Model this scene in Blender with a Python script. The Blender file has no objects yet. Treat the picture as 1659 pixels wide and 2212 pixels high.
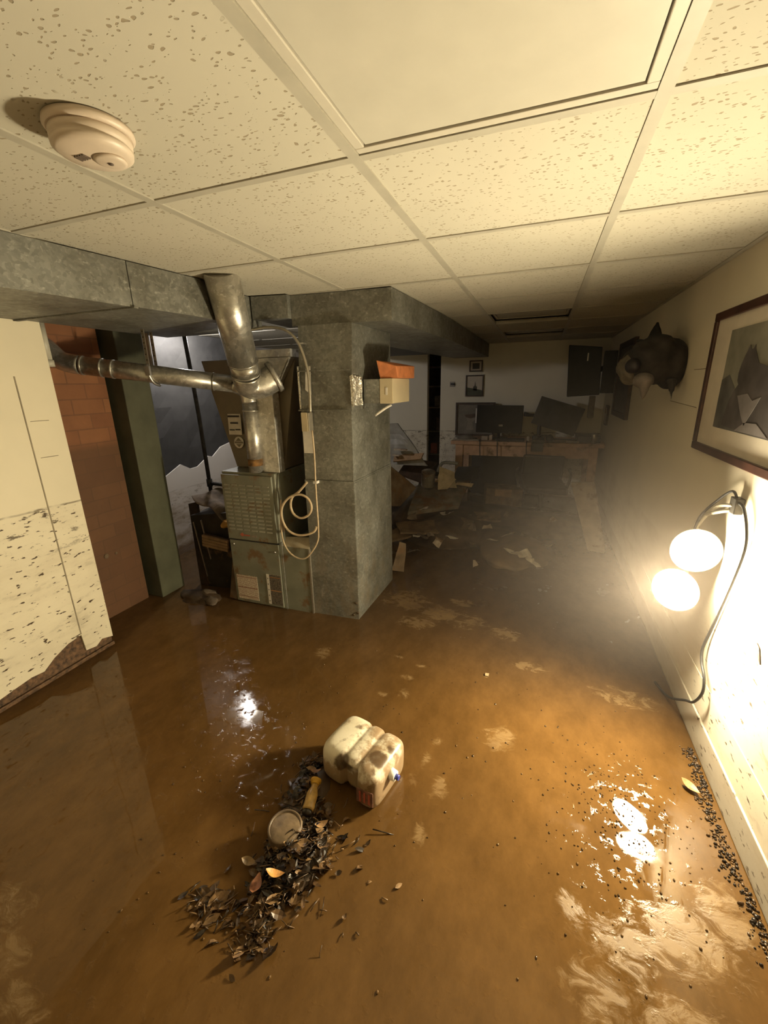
import bpy, bmesh, math, random
from mathutils import Vector, Matrix, Euler, noise
random.seed(7)
S = bpy.context.scene
COL = S.collection
V = Vector

# ------------------------------------------------------------------ camera, world, exposure
H = 1.483
cam_d = bpy.data.cameras.new('camera'); cam = bpy.data.objects.new('camera', cam_d); COL.objects.link(cam)
S.camera = cam
F, PITCH, YAW, ROLL = 905.5, -0.29208, -0.354225, -0.020315
cam_d.sensor_fit = 'HORIZONTAL'; cam_d.sensor_width = 36.0; cam_d.lens = 36.0 * F / 1659.0
cam_d.clip_start = 0.02; cam_d.clip_end = 60
cp, sp = math.cos(PITCH), math.sin(PITCH)
fw = V((math.sin(YAW) * cp, math.cos(YAW) * cp, sp)); rt = V((math.cos(YAW), -math.sin(YAW), 0)); up = rt.cross(fw)
c_, s_ = math.cos(ROLL), math.sin(ROLL)
r2, u2 = c_ * rt + s_ * up, -s_ * rt + c_ * up
M = Matrix((r2, u2, -fw)).transposed().to_4x4(); M.translation = (0, 0, H)
cam.matrix_world = M

W = bpy.data.worlds.new('world'); S.world = W; W.use_nodes = True
W.node_tree.nodes['Background'].inputs[0].default_value = (1.0, 0.8, 0.55, 1)
W.node_tree.nodes['Background'].inputs[1].default_value = 0.004
S.view_settings.view_transform = 'Standard'; S.view_settings.look = 'None'
S.view_settings.gamma = 1.0; S.view_settings.exposure = 0.0
try: S.view_settings.use_curve_mapping = False
except Exception: pass
S.cycles.max_bounces = 6; S.cycles.diffuse_bounces = 5; S.cycles.glossy_bounces = 3; S.cycles.volume_bounces = 0
S.cycles.volume_step_rate = 3.0; S.cycles.volume_max_steps = 32
S.cycles.use_adaptive_sampling = True; S.cycles.adaptive_threshold = 0.06; S.cycles.adaptive_min_samples = 16
S.cycles.sample_clamp_indirect = 6.0
S.cycles.use_denoising = True

BULB_COLOR = (1.0, 0.86, 0.57); BULB_POWER = 320.0; BULB_POWER_LEFT = 980.0
HAZE_DENSITY = 0.05
COOL_WATTS = 36.0

# cool bulb of the furnace room, up behind the duct
ld = bpy.data.lights.new('utility_bulb', 'POINT'); ld.energy = COOL_WATTS; ld.color = (1.0, 0.95, 0.92); ld.shadow_soft_size = 0.04
lo = bpy.data.objects.new('utility_bulb', ld); COL.objects.link(lo); lo.location = (-2.80, 3.10, 1.95)

# ------------------------------------------------------------------ helpers
def tag(o, label=None, cat=None, group=None, kind=None):
    if label: o['label'] = label
    if cat: o['category'] = cat
    if group: o['group'] = group
    if kind: o['kind'] = kind
    return o

class MB:
    def __init__(s): s.bm = bmesh.new(); s.mi = 0
    def _add(s, vs, fs):
        bv = [s.bm.verts.new(v) for v in vs]
        for f in fs:
            try:
                q = s.bm.faces.new([bv[i] for i in f]); q.material_index = s.mi; q.smooth = False
            except ValueError: pass
        return bv
    def mat(s, i): s.mi = i; return s
    def box(s, x0, x1, y0, y1, z0, z1, R=None, o=None):
        vs = [V((x, y, z)) for z in (z0, z1) for y in (y0, y1) for x in (x0, x1)]
        if R is not None:
            p = V(o) if o is not None else V(((x0+x1)/2, (y0+y1)/2, (z0+z1)/2)); vs = [R @ (v - p) + p for v in vs]
        s._add(vs, [(0,2,3,1),(4,5,7,6),(0,1,5,4),(2,6,7,3),(0,4,6,2),(1,3,7,5)]); return s
    def hexa(s, bot, top):
        n = len(bot); vs = [V(p) for p in bot] + [V(p) for p in top]
        fs = [tuple(range(n))[::-1], tuple(range(n, 2*n))] + [(i, (i+1) % n, n+(i+1) % n, n+i) for i in range(n)]
        s._add(vs, fs); return s
    def prism(s, pts, axis, a, b):
        def mk(p, t):
            return {'z': (p[0], p[1], t), 'x': (t, p[0], p[1]), 'y': (p[0], t, p[1])}[axis]
        return s.hexa([mk(p, a) for p in pts], [mk(p, b) for p in pts])
    def tube(s, path, r, seg=10, caps=True, smooth=3):
        P = [V(p) for p in path]
        rr = list(r) if isinstance(r, (list, tuple)) else [r]*len(P)
        if smooth > 1 and len(P) > 2:
            Q, q = [], []
            for i in range(len(P)-1):
                p0, p1, p2, p3 = P[max(i-1, 0)], P[i], P[i+1], P[min(i+2, len(P)-1)]
                for k in range(smooth):
                    t = k/smooth
                    Q.append(0.5*((2*p1)+(p2-p0)*t+(2*p0-5*p1+4*p2-p3)*t*t+(3*p1-p0-3*p2+p3)*t**3)); q.append(rr[i]*(1-t)+rr[i+1]*t)
            Q.append(P[-1]); q.append(rr[-1]); P, rr = Q, q
        T = [(P[min(i+1, len(P)-1)]-P[max(i-1, 0)]).normalized() for i in range(len(P))]
        a = T[0].orthogonal().normalized(); rings = []
        for i, p in enumerate(P):
            a = (a - T[i]*a.dot(T[i])).normalized(); b = T[i].cross(a)
            rings.append([s.bm.verts.new(p + rr[i]*(math.cos(2*math.pi*k/seg)*a + math.sin(2*math.pi*k/seg)*b)) for k in range(seg)])
        for i in range(len(rings)-1):
            for k in range(seg):
                f = s.bm.faces.new((rings[i][k], rings[i][(k+1) % seg], rings[i+1][(k+1) % seg], rings[i+1][k])); f.smooth = True; f.material_index = s.mi
        if caps:
            for g in (rings[0][::-1], rings[-1]):
                f = s.bm.faces.new(g); f.material_index = s.mi
        return s
    def lathe(s, prof, origin=(0,0,0), axis=(0,0,1), seg=32, caps=True, smooth=True):
        ax = V(axis).normalized(); a = ax.orthogonal().normalized(); b = ax.cross(a); o = V(origin); rings = []
        for r, h in prof:
            rings.append([s.bm.verts.new(o + ax*h + max(r, 1e-5)*(math.cos(2*math.pi*k/seg)*a+math.sin(2*math.pi*k/seg)*b)) for k in range(seg)])
        for i in range(len(rings)-1):
            for k in range(seg):
                f = s.bm.faces.new((rings[i][k], rings[i][(k+1) % seg], rings[i+1][(k+1) % seg], rings[i+1][k])); f.smooth = smooth; f.material_index = s.mi
        if caps:
            for g, rad in ((rings[0][::-1], prof[0][0]), (rings[-1], prof[-1][0])):
                if rad > 1e-4:
                    f = s.bm.faces.new(g); f.material_index = s.mi
        return s
    def ball(s, c, r, seg=20, rings=12, R=None, jit=0, seed=0):
        r = V((r, r, r)) if not hasattr(r, '__len__') else V(r)
        vs = []
        for i in range(rings+1):
            th = math.pi*i/rings
            for k in range(seg):
                ph = 2*math.pi*k/seg
                d = V((math.sin(th)*math.cos(ph), math.sin(th)*math.sin(ph), math.cos(th)))
                m = 1 + (jit*noise.noise(d*1.7+V((seed, seed*.7, 0))) if jit else 0)
                p = V((d.x*r.x, d.y*r.y, d.z*r.z))*m
                vs.append((R @ p if R is not None else p) + V(c))
        fs = [(i*seg+k, i*seg+(k+1) % seg, (i+1)*seg+(k+1) % seg, (i+1)*seg+k) for i in range(rings) for k in range(seg)]
        n0 = len(s.bm.faces); s._add(vs, fs)
        s.bm.faces.ensure_lookup_table()
        for f in s.bm.faces[n0:]: f.smooth = True
        return s
    def sheet(s, pts, n=8, crumple=0.0, freq=6.0, thick=0.003, seed=0):
        """A crumpled quad sheet (bilinear over four corners) with thickness."""
        p = [V(q) for q in pts]; nrm = (p[1]-p[0]).cross(p[3]-p[0]).normalized()
        def P(u, v):
            q = (p[0]*(1-u)+p[1]*u)*(1-v)+(p[3]*(1-u)+p[2]*u)*v
            return q + nrm*crumple*noise.noise(q*freq+V((seed*3.1, seed, seed*.3))) + V((noise.noise(q*freq+V((9+seed, 0, 0))), noise.noise(q*freq+V((0, 7+seed, 0))), 0))*crumple*.5
        top = [[P(i/n, j/n) for j in range(n+1)] for i in range(n+1)]
        A = [[s.bm.verts.new(q + nrm*thick/2) for q in row] for row in top]; B = [[s.bm.verts.new(q - nrm*thick/2) for q in row] for row in top]
        fs = []
        for i in range(n):
            for j in range(n):
                fs.append((A[i][j], A[i+1][j], A[i+1][j+1], A[i][j+1])); fs.append((B[i][j], B[i][j+1], B[i+1][j+1], B[i+1][j]))
        for i in range(n):
            fs.append((A[i][0], B[i][0], B[i+1][0], A[i+1][0])); fs.append((A[i][n], A[i+1][n], B[i+1][n], B[i][n]))
            fs.append((A[0][i], A[0][i+1], B[0][i+1], B[0][i])); fs.append((A[n][i], B[n][i], B[n][i+1], A[n][i+1]))
        for f in fs:
            q = s.bm.faces.new(f); q.material_index = s.mi
        return s
    def leaf(s, c, R, L, w, curl=0.0, n=9):
        """pointed oval leaf with a folded midrib"""
        c = V(c); rows = []
        for i in range(n):
            t_ = i/(n-1); x = (2*t_-1)*L; h = w*(math.sin(math.pi*t_)**.8)*(1-.35*t_)*1.2+1e-4; z = curl*((2*t_-1)**2)
            rows.append([s.bm.verts.new(c+R @ V(q)) for q in ((x, -h, z+.25*h), (x, 0, z), (x, h, z+.25*h), (x, 0, z-.0012))])
        for a, b in zip(rows[:-1], rows[1:]):
            for k in range(4):
                f = s.bm.faces.new((a[k], a[(k+1) % 4], b[(k+1) % 4], b[k])); f.material_index = s.mi
        s.bm.faces.new(rows[0][::-1]); s.bm.faces.new(rows[-1]); return s
    def build(s, name, mats, parent=None, bevel=0, sub=0, remesh=0, weld=True):
        if weld: bmesh.ops.remove_doubles(s.bm, verts=s.bm.verts, dist=1e-6)
        bmesh.ops.recalc_face_normals(s.bm, faces=s.bm.faces)
        me = bpy.data.meshes.new(name); s.bm.to_mesh(me); s.bm.free()
        for m in (mats if isinstance(mats, (list, tuple)) else [mats]): me.materials.append(m)
        o = bpy.data.objects.new(name, me); COL.objects.link(o)
        if parent is not None:
            o.parent = parent; o.matrix_parent_inverse = Matrix.Translation(-parent_world(parent))
        if remesh:
            m = o.modifiers.new('remesh', 'REMESH'); m.mode = 'VOXEL'; m.voxel_size = remesh; m.use_smooth_shade = True
            m2 = o.modifiers.new('smooth', 'SMOOTH'); m2.factor = 0.5; m2.iterations = 4
        if bevel:
            m = o.modifiers.new('bevel', 'BEVEL'); m.width = bevel; m.segments = 2; m.limit_method = 'ANGLE'; m.angle_limit = math.radians(40)
        if sub:
            m = o.modifiers.new('sub', 'SUBSURF'); m.levels = sub; m.render_levels = sub
        return o

def parent_world(p):
    return V((0, 0, 0)) if p.type == 'MESH' else V(p.location)     # part meshes keep world coordinates

def thing(name, loc, label, cat, group=None):
    o = bpy.data.objects.new(name, None); COL.objects.link(o); o.location = loc; o.empty_display_size = .05
    return tag(o, label, cat, group)

# ------------------------------------------------------------------ materials
def nt(name):
    m = bpy.data.materials.new(name); m.use_nodes = True; t = m.node_tree
    return m, t, t.nodes['Principled BSDF']
def nd(t, kind, **kw):
    n = t.nodes.new(kind)
    for k, v in kw.items():
        if k in n.inputs.keys(): n.inputs[k].default_value = v
        else: setattr(n, k, v)
    return n
def ramp(t, src, stops):
    r = t.nodes.new('ShaderNodeValToRGB'); e = r.color_ramp.elements
    while len(e) < len(stops): e.new(0.5)
    for i, (p, c) in enumerate(stops):
        e[i].position = p; e[i].color = (*c, 1) if len(c) == 3 else c
    t.links.new(src, r.inputs[0]); return r.outputs[0]
def mix(t, f, a, b, mode='MIX'):
    n = t.nodes.new('ShaderNodeMix'); n.data_type = 'RGBA'; n.blend_type = mode
    for sock, v in ((n.inputs[0], f), (n.inputs[6], a), (n.inputs[7], b)):
        if hasattr(v, 'links') or hasattr(v, 'is_linked'): t.links.new(v, sock)
        elif isinstance(v, (int, float)): sock.default_value = v
        else: sock.default_value = (*v, 1) if len(v) == 3 else v
    return n.outputs[2]
def math_(t, op, a, b=0.0, clamp=False):
    n = t.nodes.new('ShaderNodeMath'); n.operation = op; n.use_clamp = clamp
    for i, v in enumerate((a, b)):
        if hasattr(v, 'is_linked'): t.links.new(v, n.inputs[i])
        else: n.inputs[i].default_value = v
    return n.outputs[0]
def pos(t, scale=(1, 1, 1), rot=(0, 0, 0)):
    g = t.nodes.new('ShaderNodeNewGeometry'); mp = nd(t, 'ShaderNodeMapping'); mp.inputs['Scale'].default_value = scale; mp.inputs['Rotation'].default_value = rot
    t.links.new(g.outputs['Position'], mp.inputs['Vector']); return mp.outputs[0]
def xyz(t):
    g = t.nodes.new('ShaderNodeNewGeometry'); sx = t.nodes.new('ShaderNodeSeparateXYZ'); t.links.new(g.outputs['Position'], sx.inputs[0]); return sx.outputs
def noise_(t, vec, scale, detail=4, rough=.55, dist=0):
    n = nd(t, 'ShaderNodeTexNoise', Scale=scale, Detail=detail, Roughness=rough, Distortion=dist); t.links.new(vec, n.inputs['Vector']); return n.outputs[0]
def mr(t, v, a, b, c=0.0, d=1.0):
    n = t.nodes.new('ShaderNodeMapRange'); n.interpolation_type = 'SMOOTHSTEP'
    t.links.new(v, n.inputs[0])
    for i, q in enumerate((a, b, c, d)): n.inputs[i+1].default_value = q
    return n.outputs[0]
def bump(t, b, h, strength=.2, dist=.01):
    n = nd(t, 'ShaderNodeBump', Strength=strength, Distance=dist); t.links.new(h, n.inputs['Height']); t.links.new(n.outputs[0], b.inputs['Normal']); return n

def pm(name, col, rough=.6, metal=0, var=.15, scale=12, bmp=0, spec=.5, mud=None):
    m, t, b = nt(name)
    p = pos(t); n = noise_(t, p, scale, 5)
    lo = tuple(max(0, c*(1-var*1.6)) for c in col); hi = tuple(min(1, c*(1+var)) for c in col)
    c = ramp(t, n, [(0.3, lo), (0.7, hi)])
    if mud:   # dried mud film: amount, scale
        k = mr(t, noise_(t, p, mud[1], 6, .65), .62-mud[0]*.35, .72-mud[0]*.2)
        c = mix(t, k, c, MUDDRY)
    t.links.new(c, b.inputs['Base Color'])
    b.inputs['Roughness'].default_value = rough; b.inputs['Metallic'].default_value = metal
    b.inputs['Specular IOR Level'].default_value = spec
    if bmp: bump(t, b, n, bmp, .004)
    return m
MUDDRY = (.17, .10, .05)

def mat_wall(name, col, flood_z, speck=1.0, low_mud=0.04, film=.25, tide=1.0, ymax=None):
    """painted wall: flood line, mud splashes under it, clean paint above"""
    m, t, b = nt(name); X = xyz(t)
    p = pos(t); ps = pos(t, (1, .45, 1.4))
    base = ramp(t, noise_(t, p, 3, 5), [(0.3, tuple(c*.93 for c in col)), (0.7, col)])
    wob = noise_(t, p, 2.0, 3); zz = math_(t, 'ADD', X[2], math_(t, 'MULTIPLY', math_(t, 'SUBTRACT', wob, .5), .05))
    below = mr(t, zz, flood_z+.012, flood_z-.012)
    filmn = mr(t, noise_(t, ps, 7, 8, .7), .38, .75)
    base = mix(t, math_(t, 'MULTIPLY', math_(t, 'MULTIPLY', filmn, below), film), base, (.33, .24, .13))
    sp1 = mr(t, noise_(t, ps, 44, 3, .55), .63, .67); sp2 = mr(t, noise_(t, ps, 14, 9, .75), .56, .61)
    d = math_(t, 'SUBTRACT', flood_z, zz); near = mr(t, d, .34, .03)
    sp = math_(t, 'MAXIMUM', sp1, math_(t, 'MULTIPLY', sp2, math_(t, 'ADD', math_(t, 'MULTIPLY', near, .85), .12)))
    if ymax is not None: sp = math_(t, 'MULTIPLY', sp, mr(t, X[1], ymax+.15, ymax-.1))
    sp = math_(t, 'MULTIPLY', math_(t, 'MULTIPLY', sp, below), speck, True)
    base = mix(t, sp, base, (.07, .042, .02))
    line = math_(t, 'MULTIPLY', mr(t, math_(t, 'ABSOLUTE', math_(t, 'SUBTRACT', zz, flood_z)), .007, .002), math_(t, 'MULTIPLY', mr(t, noise_(t, p, 5, 3), .4, .55), tide*.7))
    base = mix(t, line, base, (.12, .08, .04))
    if low_mud: base = mix(t, math_(t, 'MULTIPLY', mr(t, math_(t, 'ADD', X[2], math_(t, 'MULTIPLY', noise_(t, p, 9, 5), .06)), low_mud+.03, low_mud-.01), .75), base, (.16, .09, .04))
    t.links.new(base, b.inputs['Base Color']); b.inputs['Roughness'].default_value = .6; b.inputs['Specular IOR Level'].default_value = .3
    bump(t, b, noise_(t, p, 40, 4), .12, .003)
    return m

CREAM = (.74, .68, .55)
M_wallR = mat_wall('painted_block', CREAM, .60, .9, .015, .18, 0.0, 1.85)
M_wallL = mat_wall('painted_panel', (.82, .74, .56), .915, 1.0, 0, .22)
M_wallB = mat_wall('far_wall_paint', (.78, .73, .60), .85, .8, .05, .55)
M_base = mat_wall('painted_baseboard', (.55, .50, .41), .60, .8, .02, .35, 0.0, 1.85)
M_white = mat_wall('mechanical_wall', (.62, .60, .58), .72, .5, .1, .9)

def mat_tile():
    m, t, b = nt('ceiling_tile'); p = pos(t)
    base = ramp(t, noise_(t, p, 1.3, 3), [(0.3, (.455, .425, .345)), (0.7, (.51, .475, .39))])
    v = nd(t, 'ShaderNodeTexVoronoi', Scale=120.0, Randomness=1.0); pv = pos(t, (.6, 1, 1), (0, 0, .2))
    wv = nd(t, 'ShaderNodeTexNoise', Scale=40.0, Detail=2.0); t.links.new(pv, wv.inputs['Vector'])
    ad = nd(t, 'ShaderNodeVectorMath', operation='MULTIPLY_ADD'); ad.inputs[1].default_value = (.02, .02, 0); t.links.new(wv.outputs[1], ad.inputs[0]); t.links.new(pv, ad.inputs[2])
    t.links.new(ad.outputs[0], v.inputs['Vector'])
    sx = t.nodes.new('ShaderNodeSeparateColor'); t.links.new(v.outputs['Color'], sx.inputs[0])
    size = math_(t, 'MULTIPLY', math_(t, 'POWER', sx.outputs[0], 1.0), .40)
    hole = math_(t, 'MULTIPLY', mr(t, math_(t, 'SUBTRACT', size, v.outputs['Distance']), 0.0, .06), 1.0)
    cl = mr(t, noise_(t, p, 14, 2), .33, .45)
    hole = math_(t, 'MULTIPLY', hole, cl)
    c = mix(t, math_(t, 'MULTIPLY', hole, .8), base, (.25, .2, .13))
    t.links.new(c, b.inputs['Base Color']); b.inputs['Roughness'].default_value = .9; b.inputs['Specular IOR Level'].default_value = .1
    hh = math_(t, 'SUBTRACT', 1.0, hole); bump(t, b, hh, .5, .003)
    return m
M_tile = mat_tile()
M_grid = pm('grid_metal', (.40, .37, .30), .5, 0, .05)
M_diff = pm('diffuser_plastic', (.48, .45, .375), .45, 0, .03)
M_fframe = pm('fixture_frame', (.50, .46, .38), .45, 0, .03)
M_ivory = pm('ivory_plastic', (.58, .48, .38), .45, 0, .05)
M_dark = pm('dark_plastic', (.02, .02, .022), .45, 0, .2)
M_darkvent = pm('vent_dark', (.10, .07, .05), .7)

def mat_galv(name, col, rough, metal, spang=26, muddy=True):
    m, t, b = nt(name); p = pos(t)
    v = nd(t, 'ShaderNodeTexVoronoi', Scale=float(spang*3)); wn = nd(t, 'ShaderNodeTexNoise', Scale=18.0, Detail=3.0); t.links.new(p, wn.inputs['Vector'])
    ad = nd(t, 'ShaderNodeVectorMath', operation='MULTIPLY_ADD'); ad.inputs[1].default_value = (.05, .05, .05); t.links.new(wn.outputs[1], ad.inputs[0]); t.links.new(p, ad.inputs[2]); t.links.new(ad.outputs[0], v.inputs['Vector'])
    sx = t.nodes.new('ShaderNodeSeparateColor'); t.links.new(v.outputs['Color'], sx.inputs[0])
    c = ramp(t, sx.outputs[0], [(0.0, tuple(q*.82 for q in col)), (1.0, tuple(min(1, q*1.2) for q in col))])
    st = ramp(t, noise_(t, p, 5, 6), [(0.35, (.62, .6, .56)), (.65, (1, 1, 1))]); c = mix(t, 1.0, c, st, 'MULTIPLY'); fk = mr(t, noise_(t, pos(t, (1, 1, 1.6)), 34, 6, .7), .54, .72); c = mix(t, math_(t, 'MULTIPLY', fk, .55), c, tuple(min(1, q*2.1) for q in col))
    if muddy:
        X = xyz(t); k = math_(t, 'MULTIPLY', mr(t, X[2], .95, .0), mr(t, noise_(t, pos(t, (1, 1, .5)), 10, 7, .7), .42, .7))
        c = mix(t, math_(t, 'MULTIPLY', k, .55), c, (.22, .16, .09))
        scr = mr(t, noise_(t, pos(t, (40, 40, 14), (.5, .3, 0)), 1.0, 6, .7), .62, .72); c = mix(t, math_(t, 'MULTIPLY', scr, .35), c, (.5, .47, .4))
    t.links.new(c, b.inputs['Base Color']); b.inputs['Metallic'].default_value = metal
    r = ramp(t, noise_(t, p, 22, 4), [(0.3, (rough*.8,)*3), (.7, (min(1, rough*1.25),)*3)]); t.links.new(r, b.inputs['Roughness'])
    bump(t, b, noise_(t, p, 30, 5), .15, .004)
    return m
M_galv = mat_galv('galvanised_duct', (.225, .222, .195), .48, .35)
M_pipe = mat_galv('bright_galvanised_pipe', (.62, .60, .55), .34, .78, 14, False)
M_collar = mat_galv('grey_collar', (.58, .56, .52), .42, .6, 14, False)
M_cab = pm('furnace_enamel', (.20, .20, .15), .45, 0, .12, 8, 0, .5, (.25, 9))
M_cabU = pm('coil_enamel', (.20, .165, .115), .5, 0, .08)
M_louv = pm('louver_lip', (.30, .29, .23), .4)
M_foil = None
def mat_foil():
    m, t, b = nt('foil_tape'); b.inputs['Metallic'].default_value = .9; b.inputs['Base Color'].default_value = (.85, .82, .74, 1); b.inputs['Roughness'].default_value = .25
    bump(t, b, noise_(t, pos(t), 45, 4, .6, 1.5), .9, .01); return m
M_foil = mat_foil()
M_beige = pm('beige_sheet_metal', (.52, .43, .28), .5, 0, .04)
M_orange = pm('orange_clay', (.50, .17, .06), .7, 0, .15, 25)
M_pvc = pm('white_pvc', (.50, .47, .38), .4, 0, .08)
M_gas = pm('black_iron_pipe', (.05, .045, .04), .5, .4, .3, 30)
M_cable = pm('beige_cable', (.50, .38, .24), .5, 0, .1, 40)
M_conduit = pm('armoured_conduit', (.42, .38, .31), .35, .7, .1, 40)
M_paper = pm('white_paper', (.68, .63, .55), .8, 0, .08, 20)
def mat_label(name, base, ink, sc, ax='Z', th=.5):
    m, t, b = nt(name); X = xyz(t)
    w = nd(t, 'ShaderNodeTexWave', Scale=sc, Distortion=0.0); w.wave_type = 'BANDS'; w.bands_direction = ax; t.links.new(pos(t), w.inputs['Vector'])
    k = math_(t, 'MULTIPLY', mr(t, w.outputs[1], th, th+.15), mr(t, noise_(t, pos(t, (90, 90, 260)), 1.0, 2), .42, .5))
    t.links.new(mix(t, math_(t, 'MULTIPLY', k, .8), base, ink), b.inputs['Base Color']); b.inputs['Roughness'].default_value = .5
    return m
M_lab1 = mat_label('printed_label', (.62, .54, .42), (.20, .06, .03), 42)
M_lab2 = mat_label('dark_printed_label', (.05, .045, .04), (.35, .28, .2), 30)
M_ink = pm('label_ink', (.20, .06, .04), .6)
M_black = pm('black_print', (.02, .018, .016), .5)
M_red = pm('red_badge', (.42, .10, .06), .5)
M_brick = None
def mat_brick():
    m, t, b = nt('chimney_brick'); p = pos(t); X = xyz(t)
    cx = t.nodes.new('ShaderNodeCombineXYZ'); t.links.new(X[1], cx.inputs[0]); t.links.new(X[2], cx.inputs[1])
    br = nd(t, 'ShaderNodeTexBrick', Scale=1.0); br.inputs['Brick Width'].default_value = .2; br.inputs['Row Height'].default_value = .09; br.inputs['Mortar Size'].default_value = .004
    br.inputs['Color1'].default_value = (.22, .085, .035, 1); br.inputs['Color2'].default_value = (.36, .155, .06, 1); br.inputs['Mortar'].default_value = (.17, .075, .035, 1); br.inputs['Bias'].default_value = -.1
    t.links.new(cx.outputs[0], br.inputs['Vector'])
    c = mix(t, .4, br.outputs[0], ramp(t, noise_(t, p, 6, 6), [(0.3, (.15, .06, .025)), (.7, (.30, .12, .05))]))
    c = mix(t, math_(t, 'MULTIPLY', mr(t, X[2], 1.20, 1.12), .7), c, (.085, .045, .02))
    t.links.new(c, b.inputs['Base Color']); b.inputs['Roughness'].default_value = .75
    bump(t, b, math_(t, 'ADD', noise_(t, p, 20, 5), br.outputs[1]), .35, .006); return m
M_brick = mat_brick()
M_pillar = pm('painted_block_pillar', (.105, .105, .068), .65, 0, .12, 7, .25, .2)
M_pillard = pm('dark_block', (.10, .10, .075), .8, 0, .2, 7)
M_tornwood = pm('wet_torn_wood', (.14, .075, .035), .7, 0, .5, 45, .5)
M_wood = pm('desk_wood', (.46, .29, .18), .5, 0, .12, 14, 0, .3, (.2, 6))
M_darkwood = pm('dark_wood', (.055, .032, .02), .5, 0, .3, 12)
M_redwood = pm('mahogany_frame', (.06, .024, .016), .4, 0, .3, 12)
M_matboard = pm('cream_matboard', (.56, .50, .41), .8, 0, .05)
M_screen = pm('black_screen', (.012, .013, .016), .35, 0, .2, 9, 0, .25)
M_mud = pm('mud', (.085, .055, .032), .45, 0, .35, 9, .6)
M_mudlight = pm('pale_mud', (.15, .10, .055), .5, 0, .3, 12, .5)
M_cloth = pm('grey_rag', (.16, .12, .085), .9, 0, .35, 14, .4)
M_tan = pm('tan_cardboard', (.30, .19, .10), .8, 0, .2, 12)
M_yellow = pm('yellow_cloth', (.48, .26, .06), .8, 0, .2, 20)
M_card = pm('muddy_cardboard', (.18, .125, .075), .8, 0, .3, 10, 0, .3, (.3, 8))
M_grey = pm('grey_board', (.20, .175, .14), .6, 0, .25, 8, 0, .4, (.4, 5))
M_pale = pm('pale_board', (.40, .33, .25), .6, 0, .15, 8, 0, .4, (.3, 6))
M_steel = pm('steel', (.5, .48, .45), .35, .9, .1)

def mat_floor():
    m, t, b = nt('muddy_flood_water'); p = pos(t); X = xyz(t)
    big = noise_(t, pos(t, (1, .8, 1)), 1.1, 5, .6, .4); c = ramp(t, big, [(0.3, (.088, .046, .014)), (.55, (.118, .061, .018)), (.75, (.150, .077, .022))])
    pz = mr(t, X[1], 1.6, 2.6); c = mix(t, pz, c, (.098, .060, .030))
    c = mix(t, 1.0, c, ramp(t, noise_(t, pos(t, (1, .6, 1), (0, 0, .6)), 9, 6, .7), [(.35, (.78, .76, .72)), (.65, (1.08, 1.08, 1.08))]), 'MULTIPLY')
    # drifting foam and scum
    blobs = [(-.80,2.60,.26,.20),(-.50,2.48,.24,.17),(-.34,2.45,.20,.14),(-.66,2.33,.20,.10),(-.10,2.37,.15,.10),(.05,2.09,.13,.06),(-.42,2.68,.12,.08),
             (-.31,1.44,.035,.03),(-.33,1.33,.028,.07),(-.355,1.22,.03,.05),(-.25,1.23,.05,.09),(-.275,1.03,.035,.06),(-.53,1.67,.04,.06),(-.635,1.635,.05,.025),(-.50,1.91,.05,.02),(-.65,1.95,.05,.02),(-.16,1.94,.025,.02),(-1.07,1.85,.08,.08),(-.55,1.80,.05,.03),
             (.50,1.99,.20,.10),(-.05,1.55,.10,.10),(.35,.93,.20,.10),(.26,.80,.12,.10),(.50,1.0,.18,.14),(.62,1.10,.10,.14),(.20,.99,.05,.06),(-1.42,.40,.16,.10),(-1.27,.33,.12,.10),(-1.13,.30,.12,.06),(.45,.80,.2,.1)]
    tot = None
    for (x, y, rx, ry) in blobs:
        dx = math_(t, 'DIVIDE', math_(t, 'SUBTRACT', X[0], x), rx); dy = math_(t, 'DIVIDE', math_(t, 'SUBTRACT', X[1], y), ry)
        d = math_(t, 'ADD', math_(t, 'MULTIPLY', dx, dx), math_(t, 'MULTIPLY', dy, dy)); k = math_(t, 'SUBTRACT', 1.0, d, True)
        tot = k if tot is None else math_(t, 'MAXIMUM', tot, k)
    fn = noise_(t, pos(t, (1, 1.6, 1), (0, 0, .3)), 13, 9, .72, 1.0)
    foam = mr(t, math_(t, 'ADD', fn, math_(t, 'MULTIPLY', math_(t, 'SUBTRACT', tot, 1.0), .30)), .33, .58)
    foam = math_(t, 'MULTIPLY', foam, mr(t, tot, 0.0, .25))
    c = mix(t, math_(t, 'MULTIPLY', foam, .42), c, (.31, .205, .095))
    grit = mr(t, noise_(t, p, 60, 2), .72, .78); c = mix(t, math_(t, 'MULTIPLY', grit, .4), c, (.05, .028, .012))
    t.links.new(c, b.inputs['Base Color'])
    wet = noise_(t, p, 4.5, 5, .6)
    r = mr(t, wet, .50, .72, .015, .22); r = math_(t, 'ADD', r, math_(t, 'MULTIPLY', foam, .35)); r = math_(t, 'ADD', r, math_(t, 'MULTIPLY', pz, .12))
    t.links.new(r, b.inputs['Roughness']); b.inputs['IOR'].default_value = 1.36
    lumps = mr(t, noise_(t, p, 30, 5, .6), .56, .80); fine = noise_(t, p, 9, 2)
    h = math_(t, 'ADD', math_(t, 'MULTIPLY', lumps, .45), math_(t, 'ADD', math_(t, 'MULTIPLY', fine, .12), math_(t, 'MULTIPLY', foam, .10)))
    bump(t, b, h, .2, .012); return m
M_floor = mat_floor()

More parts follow.
